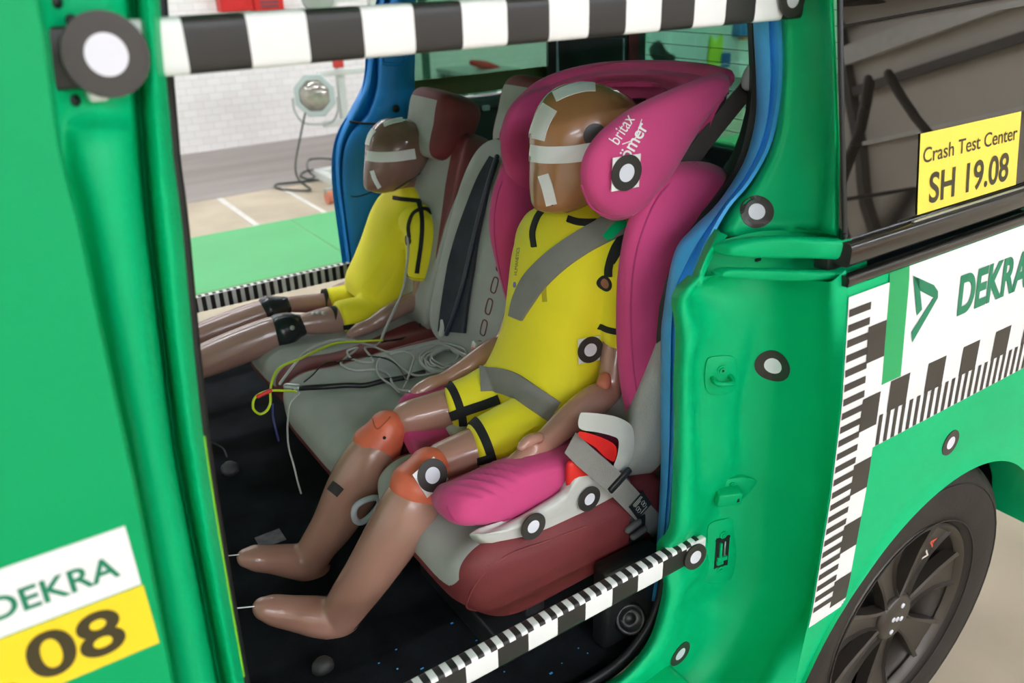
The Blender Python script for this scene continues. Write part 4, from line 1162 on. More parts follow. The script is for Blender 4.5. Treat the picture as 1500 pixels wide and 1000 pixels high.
def ssec(y, s, xf):
    xb = .86
    pts = [(xf, .728), (xf + .02, .742), (xf + .1, .735), (xf + .2, .725), (xb - .05, .725), (xb, .715), (xb, .685), (xb - .06, .664), (xf + .2, .676), (xf + .06, .694), (xf + .01, .706)]
    cx_, cz_ = (xf + xb) / 2, .70
    return [VB((cx_ + (x - cx_) * s, y, cz_ + (z - cz_) * s)) for x, z in pts]
prof_loft('booster_shell', [ssec(.895, .86, .50), ssec(.90, .97, .495), ssec(.92, 1.0, .495), ssec(.95, .75, .52), ssec(1.15, .7, .56), ssec(1.22, .75, .56), ssec(1.25, .7, .57)], SHELL)
bcu = prof_loft('booster_cushion', [bsec(.852, .70, .46, .785, .762, .03), bsec(.857, .90, .454, .792, .762, .02), bsec(.875, .98, .451, .797, .760, .015), bsec(.91, 1.0, .451, .792, .756, .01), bsec(.955, 1.0, .464, .760, .735), bsec(1.0, 1.0, .485, .728, .722), bsec(1.07, 1.0, .505, .716, .710), bsec(1.15, 1.0, .520, .716, .710), bsec(1.20, 1.0, .530, .745, .722), bsec(1.24, .97, .54, .762, .735), bsec(1.27, .82, .55, .755, .735)], MAG, n=9, sub=12)
for v_ in bcu.data.vertices:   # stretched folds on the near front corner
    x, y, z = v_.co
    k = math.exp(-((x - .53) / .05) ** 2) * math.exp(-((y - .90) / .045) ** 2)
    v_.co += VB((0, -.3, 1)) * (.0042 * k * math.sin((x * .9 + (y - .9) * .7 + z * .5) * 330))
bcu.data.update()
BT = bvh(bcu)
# folds and seam on the near side of the cushion
for fx in (((655, 742), (668, 762), (700, 778), (740, 770), (790, 745), (828, 724)),):
    MB().tube([on(x, y, BT)[0] for x, y in fx], .0018).build('fold', MAG2, bcu)
# grey side shield under the cushion with the red insert
sh = [A(688, 782, .848), A(712, 782, .843), A(745, 768, .840), A(790, 742, .840), (A(826, 718, .840)), A(848, 690, .840), A(905, 690, .842), A(926, 710, .845), A(928, 733, .845), A(890, 749, .845), (A(840, 768, .845)), A(780, 788, .845), A(730, 797, .848), A(700, 795, .85)]
pillow('side_shield', sh, .012, SHELL, cs, normal=(0, -1, 0), power=.35)
pillow('red_insert', [A(832, 676, .842), A(848, 672, .842), A(868, 684, .842), A(880, 700, .842), A(862, 712, .842), A(834, 720, .842), A(829, 700, .842)], .008, RED, cs, normal=(0, -1, 0), power=.3)
SHT = bvh(*[o for o in cs.children if o.name.startswith('side_shield')])
for px, py, r_ in ((778, 768, .0225), (860, 728, .0215)):
    c, n_ = on(px, py, SHT, Y=.838); disc_on('target_marker', VB((c.x, .826, c.z)), (0, -1, .03), r_, cs, None, ratio=.48)
# armrest horn: grey top, red inner face
ar = prof_loft('armrest', [[A(848 + dx, 604 + dy, y) for dx, dy in ((2, 2), (6, 26), (12, 30))] + [A(862, 632, y), A(858, 606, y)] for y in (.83, .845)][:0] or
     [[A(850, 606, y), A(856, 604, y), A(880, 606, y), A(905, 611, y), A(924, 622, y), A(929, 640, y), A(928, 665, y), A(921, 682, y), A(906, 690, y), A(897, 688, y), A(904, 668, y), A(906, 645, y), A(895, 638, y), (A(875, 633, y)), A(852, 629, y), A(847, 620, y)] for y in (.822, .826, .86, .872)], SHELL, auto=.8)
prof_loft('armrest_red_face', [[A(852, 632, y), A(880, 640, y), A(901, 652, y), A(903, 668, y), A(899, 676, y), A(885, 668, y), A(872, 655, y), A(856, 645, y), A(847, 636, y)] for y in (.826, .83, .862, .868)], RED, auto=.8)
far = [(at(588, 600, Y=1.27)), at(600, 575, Y=1.27), at(640, 560, Y=1.28), at(700, 560, Y=1.28), at(700, 600, Y=1.27), at(640, 640, Y=1.26), at(600, 650, Y=1.26)]
pillow('far_side_pad', far, .03, MAG, cs, normal=(0, -1, 0))
# back rest between the wings
bp_ = [[A(800, 270, 1.26), A(850, 270, 1.20), A(900, 280, 1.10), A(950, 290, 1.0), A(985, 290, .93)], [A(790, 380, 1.26), A(830, 380, 1.22), A(890, 385, 1.12), A(940, 390, 1.0), A(965, 390, .93)],
       [A(770, 500, 1.24), A(820, 500, 1.20), A(880, 500, 1.1), A(930, 500, 1.0), A(955, 500, .93)], [A(760, 600, 1.22), A(810, 600, 1.18), A(870, 600, 1.1), A(910, 600, 1.0), A(940, 600, .93)]]
shell('back_pad', patch_rows([[tuple(p + VB((.015, .01, 0))) for p in r_] for r_ in bp_], 5, 5), .04, MAG2, cs)
# side wings of the body section
near_w = [(966, 252), (985, 240), (1012, 236), (1045, 240), (1066, 256), (1062, 290), (1040, 330), (1012, 372), (992, 420), (980, 480), (974, 540), (968, 600), (958, 634), (944, 646), (926, 630), (913, 590), (904, 520), (903, 450), (907, 390), (918, 330), (938, 285)]
pillow('near_side_wing', [A(x, y, .882) for x, y in near_w], .036, MAG, cs, normal=(-.22, -1, .05), power=.5)
far_w = [(745, 225), (728, 260), (718, 300), (717, 340), (726, 385), (738, 430), (750, 462), (764, 470), (775, 420), (790, 380), (800, 330), (806, 280), (800, 250), (775, 230)]
pillow('far_side_wing', [A(x, y, 1.30) for x, y in far_w], .030, MAG, cs, normal=(-.5, -1, .1), power=.5)
def seam_on(tree, pts, m=MAG2, r_=.0016, parent=cs, name='seam'): return MB().tube([on(x, y, tree)[0] for x, y in pts], r_).build(name, m, parent)
nw = [o for o in cs.children if o.name == 'near_side_wing'][0]; fw_ = [o for o in cs.children if o.name == 'far_side_wing'][0]
seam_on(bvh(nw), [(1020, 238), (975, 275), (948, 320), (930, 380), (924, 450), (928, 540), (940, 610)], parent=nw)
seam_on(bvh(fw_), [(745, 240), (728, 290), (724, 340), (733, 400), (748, 450)], parent=fw_)
# head section: near wing, far wing, hood
hw_ = [(850, 252), (856, 225), (872, 200), (898, 176), (930, 155), (970, 136), (1010, 120), (1045, 108), (1066, 110), (1069, 122), (1056, 140), (1036, 166), (1015, 198), (998, 226), (984, 250), (968, 272), (952, 290), (938, 308), (918, 321), (894, 322), (870, 308), (854, 282)]
hwing = pillow('near_head_wing', [A(x, y, .878) for x, y in hw_], .030, MAG, cs, normal=(-.12, -1, .1), power=.5)
fwg = [(752, 150), (738, 180), (733, 215), (740, 250), (755, 275), (778, 285), (800, 280), (815, 250), (830, 210), (850, 170), (855, 140), (820, 125), (780, 130)]
fwing = pillow('far_head_wing', [A(x, y, 1.285 + (x - 740) * .0002) for x, y in fwg], .032, MAG, cs, normal=(-.5, -1, .1), power=.5)
hd = [[A(742, 196, 1.31), A(757, 160, 1.32), A(800, 122, 1.32), A(870, 101, 1.24), A(960, 97, 1.09), A(1030, 103, .97), A(1064, 112, .905)],
      [A(752, 200, 1.27), A(768, 168, 1.28), A(808, 133, 1.28), A(872, 113, 1.20), A(955, 110, 1.06), A(1020, 118, .95), A(1050, 124, .90)],
      [A(766, 222, 1.265), A(784, 184, 1.275), A(822, 150, 1.275), A(880, 130, 1.22), A(950, 128, 1.10), A(1000, 142, .98), A(1030, 148, .91)],
      [A(786, 260, 1.275), A(806, 220, 1.29), A(840, 190, 1.29), A(890, 180, 1.25), A(950, 185, 1.12), A(985, 195, .99), A(1005, 205, .92)],
      [A(800, 292, 1.27), A(820, 268, 1.28), A(850, 255, 1.27), A(900, 250, 1.2), A(950, 255, 1.08), A(970, 258, .98), A(985, 255, .93)]]
hood = shell('head_hood', patch_rows([[tuple(p) for p in r_] for r_ in hd], 6, 5), .028, MAG, cs)
HT = bvh(hood)
MB().tube([A(742, 200, 1.308), A(757, 162, 1.315), A(800, 125, 1.315), A(870, 105, 1.235), A(960, 101, 1.085), A(1030, 107, .965), A(1062, 115, .905)], .015).build('hood_rim', MAG, cs)
seam_on(HT, [(770, 215), (786, 182), (824, 142), (872, 123), (930, 119), (965, 124), (993, 142)])
seam_on(bvh(hwing), [(852, 272), (866, 303), (896, 318), (925, 316)], parent=hwing)
o_ = draped('hood_tag', [(912, 152), (930, 149), (946, 149)], 11, DARK, HT, cs, .002)
# grey shell seen behind the near wing
pillow('back_shell', [A(x, y, .93) for x, y in ((1062, 130), (1056, 160), (1044, 195), (1026, 232), (1000, 250), (972, 272), (950, 296), (950, 262), (975, 220), (1005, 175), (1035, 140))], .02, DSHELL, cs, normal=(0, -1, 0))
pillow('back_shell', [A(x, y, .96) for x, y in ((1000, 240), (1040, 236), (1060, 300), (1000, 400), (985, 500), (975, 640), (950, 640), (950, 400))], .03, DSHELL, cs, normal=(0, -1, 0))
HW = bvh(hwing)
c, n_ = on(915, 252, HW); c2, n2 = on(930, 270, HW); n_ = (n_ + VB((0, -.6, 0))).normalized()
disc_on('target_marker', c + n_ * .0045, n_, .0255, hwing, None, ratio=.5, lift=.001)
sqm = MB(); u_ = VB((0, 0, 1)).cross(n_).normalized(); v_ = n_.cross(u_)
sqm.box(c + n_ * .003, (.0235, .0235, .0008), R=Matrix((u_, v_, n_)).transposed()).build('marker_card', WHITE, hwing, smooth=False)
# lettering on the near head wing
def wing_text(txt, p0, p1, hpx, bold):
    tb2 = MB(); dx, dy = p1[0] - p0[0], p1[1] - p0[1]; L = math.hypot(dx, dy); ux, uy = dy / L * -1, dx / L   # up is to the upper left
    def f(u2, v2):
        x = p0[0] + dx * u2 + (dy / L) * hpx * v2; y = p0[1] + dy * u2 - (dx / L) * hpx * v2
        q, m2 = on(x, y, HW, .0012); return q
    lettering(tb2, txt, f, bold)
    return tb2.build('wing_lettering', WHITE, hwing, smooth=False)
wing_text('britax', (905, 213), (930, 175), 17, .0)
wing_text('römer', (916, 244), (950, 186), 18, .012)
seam_on(HW, [(912, 211), (930, 203), (936, 187), (940, 175)], m=WHITE, r_=.0008, parent=hwing, name='wing_swoosh')

# ================================================================== THE DUMMIES
def px_tube(mb, pts, seg=20, sub=6, ell=None, ck=1.0):
    """limb through pixels (x, y, depth, radius in pixels)"""
    P = []; R_ = []
    for x, y, Y, r_ in pts:
        p = at(x, y, Y=Y); P.append(p); R_.append(r_ * dep(p) / F)
    mb.tube(P, R_, seg=seg, sub=sub, ell=ell, ck=ck)
    return mb
def head_mb(mb, crown, chin, L, W, face=VB((-1, 0, 0)), tiltf=0):
    ax = (crown - chin); Hh = ax.length; ax.normalize()
    f_ = (face - ax * face.dot(ax)).normalized(); s_ = ax.cross(f_)
    prof_ = [(0.0, .18, .18, .22), (.03, .34, .36, .19), (.10, .52, .55, .13), (.22, .70, .73, .07), (.38, .85, .90, .02), (.55, .96, 1.0, 0), (.70, 1.0, 1.0, -.03), (.82, .93, .92, -.05), (.91, .76, .76, -.06), (.97, .5, .5, -.06), (1.0, .16, .16, -.06)]
    P = cr(prof_, 4); rows = []
    for t, a, b2, o_ in P:
        c_ = chin + ax * (Hh * t) + f_ * (o_ * L)
        row = []
        for j in range(40):
            th = 2 * math.pi * j / 40; ca, sa = math.cos(th), math.sin(th)
            k = 1.0 if ca < 0 else .95
            # face a little narrower than the back of the skull
            row.append(c_ + f_ * (ca * a * L / 2 * k) + s_ * (sa * b2 * W / 2 * (1 - .06 * max(0, ca))))
        rows.append(row)
    mb.rings(rows)
def torso_mb(mb, secs, grow=0.0, side_dir=VB((0, 1, 0))):
    """secs: (x, y, z, half width, half depth)"""
    P = cr(secs, 5); rows = []; n = len(P)
    for i, q in enumerate(P):
        c_ = VB(q[:3]); t = (VB(P[min(i + 1, n - 1)][:3]) - VB(P[max(i - 1, 0)][:3])).normalized()
        f_ = side_dir.cross(t).normalized(); sd = t.cross(f_)
        row = []
        for j in range(36):
            th = 2 * math.pi * j / 36; ca, sa = math.cos(th), math.sin(th)
            row.append(c_ + sd * (math.copysign(abs(ca) ** .8, ca) * (q[3] + grow)) + f_ * (math.copysign(abs(sa) ** .85, sa) * (q[4] + grow)))
        rows.append(row)
    mb.rings(rows)

# ---------- the larger dummy, nearest the doorway
d1 = empty('crash_test_dummy', (.74, 1.07, .72), 'larger brown crash test dummy in a yellow suit belted into the magenta child seat', 'dummy')
mb = MB()
head_mb(mb, at(866, 121, Y=1.07), at(832, 316, Y=1.05), .198, .158, VB((-1, .02, 0)))
px_tube(mb, [(868, 290, 1.09, 42), (862, 325, 1.09, 40), (860, 350, 1.09, 42)])
# near arm
px_tube(mb, [(912, 372, .965, 18), (912, 420, .955, 18), (908, 480, .95, 21), (905, 510, .945, 24), (900, 545, .935, 23), (897, 562, .93, 21)])
px_tube(mb, [(893, 575, .925, 19), (870, 588, .92, 26), (835, 614, .915, 24), (802, 644, .91, 20), (772, 668, .905, 18.5), (752, 684, .90, 18), (738, 694, .90, 15)], ell=(1, .9))
px_tube(mb, [(790, 640, .895, 9), (775, 645, .89, 10), (763, 655, .885, 8)])
# far arm
px_tube(mb, [(785, 340, 1.21, 14), (775, 400, 1.235, 15), (760, 450, 1.25, 18), (745, 495, 1.25, 18)])
px_tube(mb, [(745, 502, 1.25, 18), (715, 520, 1.25, 21), (680, 542, 1.25, 17), (650, 558, 1.25, 14), (632, 565, 1.25, 15), (612, 576, 1.25, 13), (602, 588, 1.25, 8)], ell=(1, .9))
# thighs
px_tube(mb, [(770, 572, 1.14, 38), (700, 588, 1.165, 33), (650, 600, 1.185, 30), (598, 612, 1.20, 26)])
px_tube(mb, [(790, 630, 1.02, 40), (740, 645, 1.02, 37), (695, 659, 1.025, 34), (650, 674, 1.035, 29)])
# shins and feet
px_tube(mb, [(564, 640, 1.20, 28), (545, 668, 1.20, 38), (520, 710, 1.22, 40), (490, 765, 1.24, 33), (466, 800, 1.26, 28), (452, 826, 1.27, 27)])
px_tube(mb, [(458, 826, 1.275, 26), (430, 822, 1.275, 25), (400, 819, 1.275, 21), (372, 817, 1.275, 19), (360, 817, 1.275, 14)], ell=(1, 1.15))
px_tube(mb, [(625, 705, 1.015, 34), (604, 738, 1.01, 44), (575, 785, 1.025, 42), (540, 840, 1.05, 37), (512, 880, 1.08, 33), (495, 905, 1.10, 30)])
px_tube(mb, [(498, 907, 1.11, 29), (465, 903, 1.11, 29), (430, 898, 1.11, 25), (400, 893, 1.11, 22), (386, 891, 1.11, 17)], ell=(1, 1.15))
body1 = fuse('body', mb, .0042, SKIN, d1, smooth=8)
zneck = at(850, 318, Y=1.07).z
field(body1, lambda p: 1.0 if p.z > zneck - .03 and p.x > .7 and .94 < p.y < 1.2 else -1.0)
mb = MB()
torso_mb(mb, [(.885, 1.08, 1.118, .050, .045), (.878, 1.08, 1.100, .075, .055), (.868, 1.08, 1.078, .112, .070), (.855, 1.08, 1.045, .130, .082), (.842, 1.08, 1.0, .128, .092), (.824, 1.08, .94, .118, .090), (.806, 1.08, .88, .112, .086), (.784, 1.08, .82, .122, .084), (.762, 1.08, .775, .132, .080), (.748, 1.08, .745, .120, .06)], .0)
px_tube(mb, [(905, 345, .985, 36), (914, 380, .955, 38), (914, 425, .948, 34), (911, 465, .945, 30), (909, 488, .943, 28)])
px_tube(mb, [(797, 330, 1.17, 32), (786, 350, 1.20, 32), (780, 385, 1.215, 29), (776, 410, 1.22, 27), (774, 424, 1.225, 26)], ck=.12)
px_tube(mb, [(775, 565, 1.15, 48), (730, 575, 1.155, 46), (695, 587, 1.163, 40), (668, 594, 1.172, 36), (660, 596, 1.176, 34)], ck=.12)
px_tube(mb, [(795, 618, 1.01, 52), (760, 633, 1.01, 50), (725, 645, 1.015, 44), (702, 655, 1.02, 40), (694, 657, 1.022, 38)], ck=.12)
suit1 = fuse('suit', mb, .0042, YEL, d1, smooth=8)
ST = bvh(suit1); BTR = bvh(body1)
ALL1 = bvh(suit1, body1)
def band_ring(name, c, axis, r1, r2, w_, m, parent, thick=.0025, squash=1.0):
    """binding round a limb"""
    axis = axis.normalized(); u2 = axis.orthogonal().normalized(); v2 = axis.cross(u2); rows = []
    for q, g in ((-w_ / 2, 0), (-w_ / 2, thick), (w_ / 2, thick), (w_ / 2, 0)):
        r0 = r1 + (r2 - r1) * (q / w_ + .5)
        rows.append([c + axis * q + (u2 * math.cos(2 * math.pi * j / 40) + v2 * math.sin(2 * math.pi * j / 40)) * (r0 + g) for j in range(40)])
    return MB().grid(rows, closed_u=True).build(name, m, parent, auto=.9)
def cuff(name, c, axis, tree, w_, m, parent, rmax=.12, lift=.003, n=48):
    """binding that hugs the suit around a limb: ray cast inwards from all sides"""
    axis = axis.normalized(); c = c - axis * (w_ / 2 + .003); u2 = axis.orthogonal().normalized(); v2 = axis.cross(u2)
    rows = []; last = None
    for q, g in ((-w_ / 2, -.004), (-w_ / 2, lift), (w_ / 2, lift), (w_ / 2, -.004)):
        row = []
        for j in range(n):
            d_ = u2 * math.cos(2 * math.pi * j / n) + v2 * math.sin(2 * math.pi * j / n); o_ = c + axis * (q * (1 if abs(g) != .004 else 1))
            h = tree.ray_cast(o_, d_, rmax)
            rr = (h[0] - o_).length if h[0] is not None else None
            if rr and rr > .062: rr = None
            row.append([o_, d_, rr])
        vals = [x[2] for x in row if x[2]]; med = sorted(vals)[len(vals) // 2] if vals else .03
        rows.append([x[0] + x[1] * (min(x[2], med * 1.35) if x[2] else med) + x[1] * g for x in row])
    return MB().grid(rows, closed_u=True).build(name, m, parent, auto=.9)
def P3(x, y, Y): return at(x, y, Y=Y)
cuff('leg_cuff', P3(657, 597, 1.176), P3(657, 597, 1.176) - P3(700, 583, 1.165), ST, .014, BAND, suit1)
cuff('leg_cuff', P3(697, 656, 1.022), P3(697, 656, 1.022) - P3(750, 635, 1.01), ST, .014, BAND, suit1)
cuff('sleeve_cuff', P3(909.5, 484, .943), P3(909.5, 484, .943) - P3(914, 400, .95), ST, .010, BAND, suit1)
cuff('sleeve_cuff', P3(774.5, 418, 1.224), P3(774.5, 418, 1.224) - P3(782, 370, 1.21), ST, .010, BAND, suit1)
draped('leg_binding', [(652, 613), (680, 602), (710, 592), (731, 584)], 13, BAND, ST, suit1)
draped('leg_binding', [(700, 676), (712, 672), (725, 668)], 10, BAND, ST, suit1)
draped('collar', [(832, 321), (850, 326), (880, 326), (905, 318)], 9, BAND, ALL1, suit1)
draped('armhole_binding', [(800, 303), (788, 318), (781, 340), (783, 362)], 7, BAND, ST, suit1)
draped('armhole_binding', [(918, 340), (902, 362), (893, 390), (892, 405)], 10, BAND, ST, suit1)
draped('armhole_binding', [(920, 350), (910, 365), (898, 385)], 6, BAND, ST, suit1)
c, n_ = on(887, 415, ST)
disc_on('armpit_opening', c, n_, .0135, suit1, ST, ratio=.62, m=[BAND, mat('skin_patch', (160, 104, 76), .5)])
# target on belly
c, n_ = on(862, 510, ST); n_ = (n_ + VB((-.2, -.8, .1))).normalized(); c = c + n_ * .004
u_ = VB((0, 0, 1)).cross(n_).normalized(); v_ = n_.cross(u_)
MB().box(c + n_ * .002 - u_ * .002, (.020, .0225, .0007), R=Matrix((u_, v_, n_)).transposed()).build('marker_card', WHITE, suit1, smooth=False)
disc_on('target_marker', c + n_ * .003, n_, .0235, suit1, None, ratio=.5)
draped('stain', [(795, 375), (802, 396), (797, 420), (798, 442)], 7, mat('suit_stain', (190, 176, 30), .8), ST, suit1, off=-.0002, th=.0006)
tbm = MB()
def sl(u2, v2):
    x = 753.5 + 4.5 * (1 - v2) + 4 * u2; y = 403 - 40 * u2; return on(x, y, ST, .001)[0]
lettering(tbm, 'HUMANETICS', sl, 0); tbm.build('sleeve_lettering', INK, suit1, smooth=False)
c, n_ = on(754, 417, ST); disc_on('sleeve_dot', c, n_, .0052, suit1, ST, ratio=.9, m=[mat('violet_dot', (120, 116, 190), .6)] * 2)
# knees
def knee(pts, m, parent, name='knee'):
    mbk = MB(); px_tube(mbk, pts, seg=28, ell=(1.03, 1.03)); return fuse(name, mbk, .003, m, parent, smooth=5)
k1 = knee([(567, 627, 1.20, 27), (561, 639, 1.20, 32), (553, 652, 1.203, 37)], ORANGE, d1)
k2 = knee([(628, 684, 1.025, 30), (621, 698, 1.018, 37), (613, 712, 1.012, 42)], ORANGE, d1)
K1 = bvh(k1); K2 = bvh(k2)
c, n_ = on(563, 641, K1); MB().cyl(c - n_ * .002, c + n_ * .0008, .003).build('knee_hole', DARK, k1)
draped('knee_seam', [(545, 612), (552, 628), (565, 618), (572, 610)], 2, mat('knee_seam', (170, 84, 62), .5), K1, k1, off=0, th=.0006, nw=3)
c, n_ = on(629, 695, K2); n_ = (n_ + VB((0, -1.2, 0))).normalized()
disc_on('target_marker', c + n_ * .010, n_, .0265, k2, None, ratio=.5)
u_ = VB((0, 0, 1)).cross(n_).normalized(); v_ = n_.cross(u_)
MB().box(c + n_ * .008 - u_ * .003 - v_ * .002, (.023, .023, .0008), R=Matrix((u_, v_, n_)).transposed() @ Matrix.Rotation(.3, 3, 'Z')).build('marker_card', WHITE, k2, smooth=False)
el = knee([(886, 553, .922, 9), (884, 562, .918, 11)], mat('pale_orange_vinyl', (206, 120, 92), .45), d1, 'elbow_joint')
# tapes on the head
for pts, w_ in (([(776, 224), (800, 227), (835, 226), (868, 221)], 25), ([(806, 157), (797, 172), (790, 188), (786, 204)], 24), ([(796, 256), (802, 275), (808, 300)], 16), ([(812, 142), (832, 133), (855, 127), (872, 126)], 15)):
    draped('white_tape', pts, w_, WHITE, BTR, body1, off=.0008, th=.0006)
c, n_ = on(872, 199, BTR); disc_on('black_patch', c, n_, .019, body1, BTR, ratio=.5, m=[MARKB, MARKB])
draped('shin_tape', [(484, 710), (492, 716), (499, 722)], 15, BLACK, BTR, body1, off=.0008, th=.0006)
MB().tube([on(x, y, BTR)[0] for x, y in ((809, 300), (830, 313), (860, 306), (880, 296))], .0018).build('jaw_seam', DARK, body1)

# ---------- belt of the larger dummy
TR = bvh(suit1, body1)
blt = empty('seat_belt', at(1100, 110, Y=.9), 'grey three-point seat belt across the larger dummy and down to its floor anchor', 'seat belt')
draped('lap_webbing', [(704, 556, 1.0), (728, 556, 1), (752, 563, 1), (785, 585, 1), (812, 603, 1.0)], 34, BELT, ST, blt, off=.004, th=.002, sub=6, nw=9)
draped('shoulder_webbing', [(757, 466, .55), (768, 440, .85), (785, 412, 1), (815, 383, 1), (850, 358, 1), (885, 339, 1), (915, 326, 1)], 34, BELT, ST, blt, off=.004, th=.002, sub=6, nw=9)
ribbon('upper_webbing', [(at(1096, 128, Y=.905), (1, 0, -.8)), (at(1060, 172, Y=.905), (1, 0, -.8)), (at(1020, 222, Y=.905), (1, 0, -.8)), (at(985, 264, Y=.91), (1, 0, -.9)), (at(955, 300, Y=.918), (.8, 0, -1)), (at(925, 322, Y=.922), (.5, 0, -1))], .036, BELTD, blt, th=.0012)
draped('green_paint_mark', [(888, 350), (900, 336), (915, 324)], 14, GREEN, bvh([o for o in blt.children if o.name == 'shoulder_webbing'][0]), blt, off=.0002, th=.0006, Y=.93)
lower = [(at(835, 648, Y=.845), (.6, 0, .8)), (at(860, 672, Y=.828), (.75, 0, .65)), (at(895, 702, Y=.815), (.75, 0, .65)), (at(930, 738, Y=.812), (.75, 0, .65)), (at(966, 775, Y=.818), (.75, 0, .65))]
lw = ribbon('lower_webbing', lower, .036, BELT, blt, th=.0012)
LT = bvh(lw)
c = at(908, 703, Y=.811)
axb = (at(935, 740, Y=.811) - c).normalized(); nb = VB((0, -1, 0)); sb = axb.cross(nb).normalized()
Rb = Matrix((axb, sb, nb)).transposed()
MB().box(c, (.006, .025, .004), R=Rb, bev=.003).build('belt_stop', DARK, blt, auto=.7)
c = at(938, 740, Y=.8095)
MB().box(c, (.020, .0175, .0008), R=Rb, bev=.0005).build('belt_label', DARK, blt, auto=.7)
lb = MB()
for i, (a_, b_, l_) in enumerate(((-.016, .0, .010), (-.0125, .0, .011), (-.009, .002, .007))):
    lb.box(c + axb * a_ + sb * b_ + nb * .0010, (.0006, l_, .0003), R=Rb)
lb.box(c + axb * .014 + nb * .0010, (.0006, .008, .0003), R=Rb)
for a_, b_ in ((-.001, .007), (-.001, -.006), (.006, .007), (.006, -.006)):
    lb.tube([c + axb * (a_ + .0032 * math.cos(t)) + sb * (b_ + .0038 * math.sin(t)) + nb * .001 for t in (0, .8, 1.6, 2.4, 3.2, 4, 4.8, 5.6)], .0004, closed=True, sub=1, seg=5)
lb.build('label_print', SHELL, blt, smooth=False)
c = at(925, 765, Y=.83)
boxes('belt_anchor', DARK, blt, (tuple(c), (.02, .018, .03)), bev=.008)
MB().tube([at(920, 776, Y=.81), at(935, 764, Y=.81)], .006, sub=1).tube([at(928, 786, Y=.81), at(943, 775, Y=.81)], .006, sub=1).build('anchor_rib', DSHELL, blt)
pillow('belt_guide', [at(x, y, Y=.89) for x, y in ((1106, 92), (1096, 98), (1089, 115), (1089, 130), (1098, 133), (1108, 126), (1110, 108))], .010, mat('pale_belt_guide', (196, 200, 208), .4), blt)
MB().cyl(at(1106, 112, Y=.877), at(1106, 112, Y=.873), .006).build('guide_bolt', STEEL, blt)

# ---------- the smaller dummy on the far seat
d2 = empty('crash_test_dummy', (.78, 1.95, .66), 'smaller dark brown crash test dummy in yellow on the far seat, legs stretched forward', 'dummy')
mb = MB()
head_mb(mb, at(592, 173, Y=1.93), at(566, 286, Y=1.92), .180, .150, VB((-1, .04, 0)))
px_tube(mb, [(602, 255, 1.95, 22), (600, 290, 1.95, 21), (600, 305, 1.95, 22)])
px_tube(mb, [(616, 330, 1.81, 9), (617, 380, 1.795, 10), (619, 410, 1.79, 14), (619, 440, 1.79, 14), (617, 450, 1.79, 13)])
px_tube(mb, [(615, 437, 1.80, 14), (590, 448, 1.80, 14), (565, 462, 1.79, 13), (545, 475, 1.79, 11), (525, 483, 1.79, 10), (512, 490, 1.79, 6)])
px_tube(mb, [(528, 413, 2.12, 8), (505, 420, 2.12, 8), (490, 425, 2.12, 7)])
px_tube(mb, [(530, 468, 1.88, 22), (490, 468, 1.88, 21), (455, 473, 1.88, 17), (438, 475, 1.88, 14)])
px_tube(mb, [(530, 440, 2.04, 18), (480, 443, 2.04, 15), (440, 445, 2.04, 13), (418, 446, 2.04, 11)])
px_tube(mb, [(424, 479, 1.885, 19), (400, 488, 1.89, 25), (360, 504, 1.90, 27), (310, 524, 1.91, 26), (270, 540, 1.92, 22), (225, 560, 1.93, 16)])
px_tube(mb, [(408, 451, 2.045, 17), (380, 461, 2.05, 21), (340, 476, 2.055, 22), (290, 494, 2.06, 20), (240, 512, 2.06, 15)])
px_tube(mb, [(222, 560, 1.93, 13), (212, 530, 1.93, 11), (205, 505, 1.93, 8)]); px_tube(mb, [(238, 512, 2.06, 12), (230, 485, 2.06, 10), (224, 465, 2.06, 7)])
body2 = fuse('body', mb, .0045, SKIN2, d2, smooth=6)
zn2 = at(570, 292, Y=1.92).z
field(body2, lambda p: 1.0 if p.z > zn2 and p.x > .8 else -1.0)
mb = MB()
torso_mb(mb, [(.985, 1.95, .955, .045, .040), (.975, 1.95, .935, .085, .055), (.962, 1.95, .905, .108, .070), (.935, 1.95, .86, .108, .082), (.900, 1.95, .80, .102, .080), (.868, 1.95, .74, .104, .082), (.835, 1.95, .69, .110, .078), (.815, 1.95, .66, .1, .055)])
px_tube(mb, [(606, 314, 1.85, 25), (617, 338, 1.81, 26), (619, 370, 1.795, 25), (619, 396, 1.79, 23), (619, 405, 1.79, 22)], ck=.12)
px_tube(mb, [(570, 310, 2.03, 16), (560, 340, 2.05, 17)])
px_tube(mb, [(545, 462, 1.89, 30), (520, 463, 1.885, 28), (505, 464, 1.88, 26), (497, 466, 1.88, 25)], ck=.12)
px_tube(mb, [(545, 432, 2.03, 24), (510, 436, 2.03, 20), (490, 438, 2.04, 18), (480, 440, 2.04, 17)], ck=.12)
suit2 = fuse('suit', mb, .0045, YEL, d2, smooth=6)
S2 = bvh(suit2); B2 = bvh(body2)
cuff('leg_cuff', P3(481, 467, 1.878), P3(481, 467, 1.878) - P3(530, 463, 1.885), S2, .014, BAND, suit2)
cuff('leg_cuff', P3(472, 441, 2.042), P3(466, 441, 2.042) - P3(510, 436, 2.03), S2, .012, BAND, suit2)
cuff('sleeve_cuff', P3(619, 409, 1.79), P3(619, 409, 1.79) - P3(619, 360, 1.795), S2, .009, BAND, suit2)
draped('leg_binding', [(490, 480), (505, 479), (520, 477)], 6, BAND, S2, suit2)
draped('sleeve_binding', [(613, 295), (618, 320), (617, 355), (611, 400)], 6, BAND, S2, suit2)
draped('armhole_binding', [(634, 314), (622, 306), (606, 312), (599, 330), (600, 348)], 4, BAND, S2, suit2)
draped('collar', [(576, 290), (590, 292), (610, 294), (625, 296)], 5, BAND, bvh(suit2, body2), suit2)
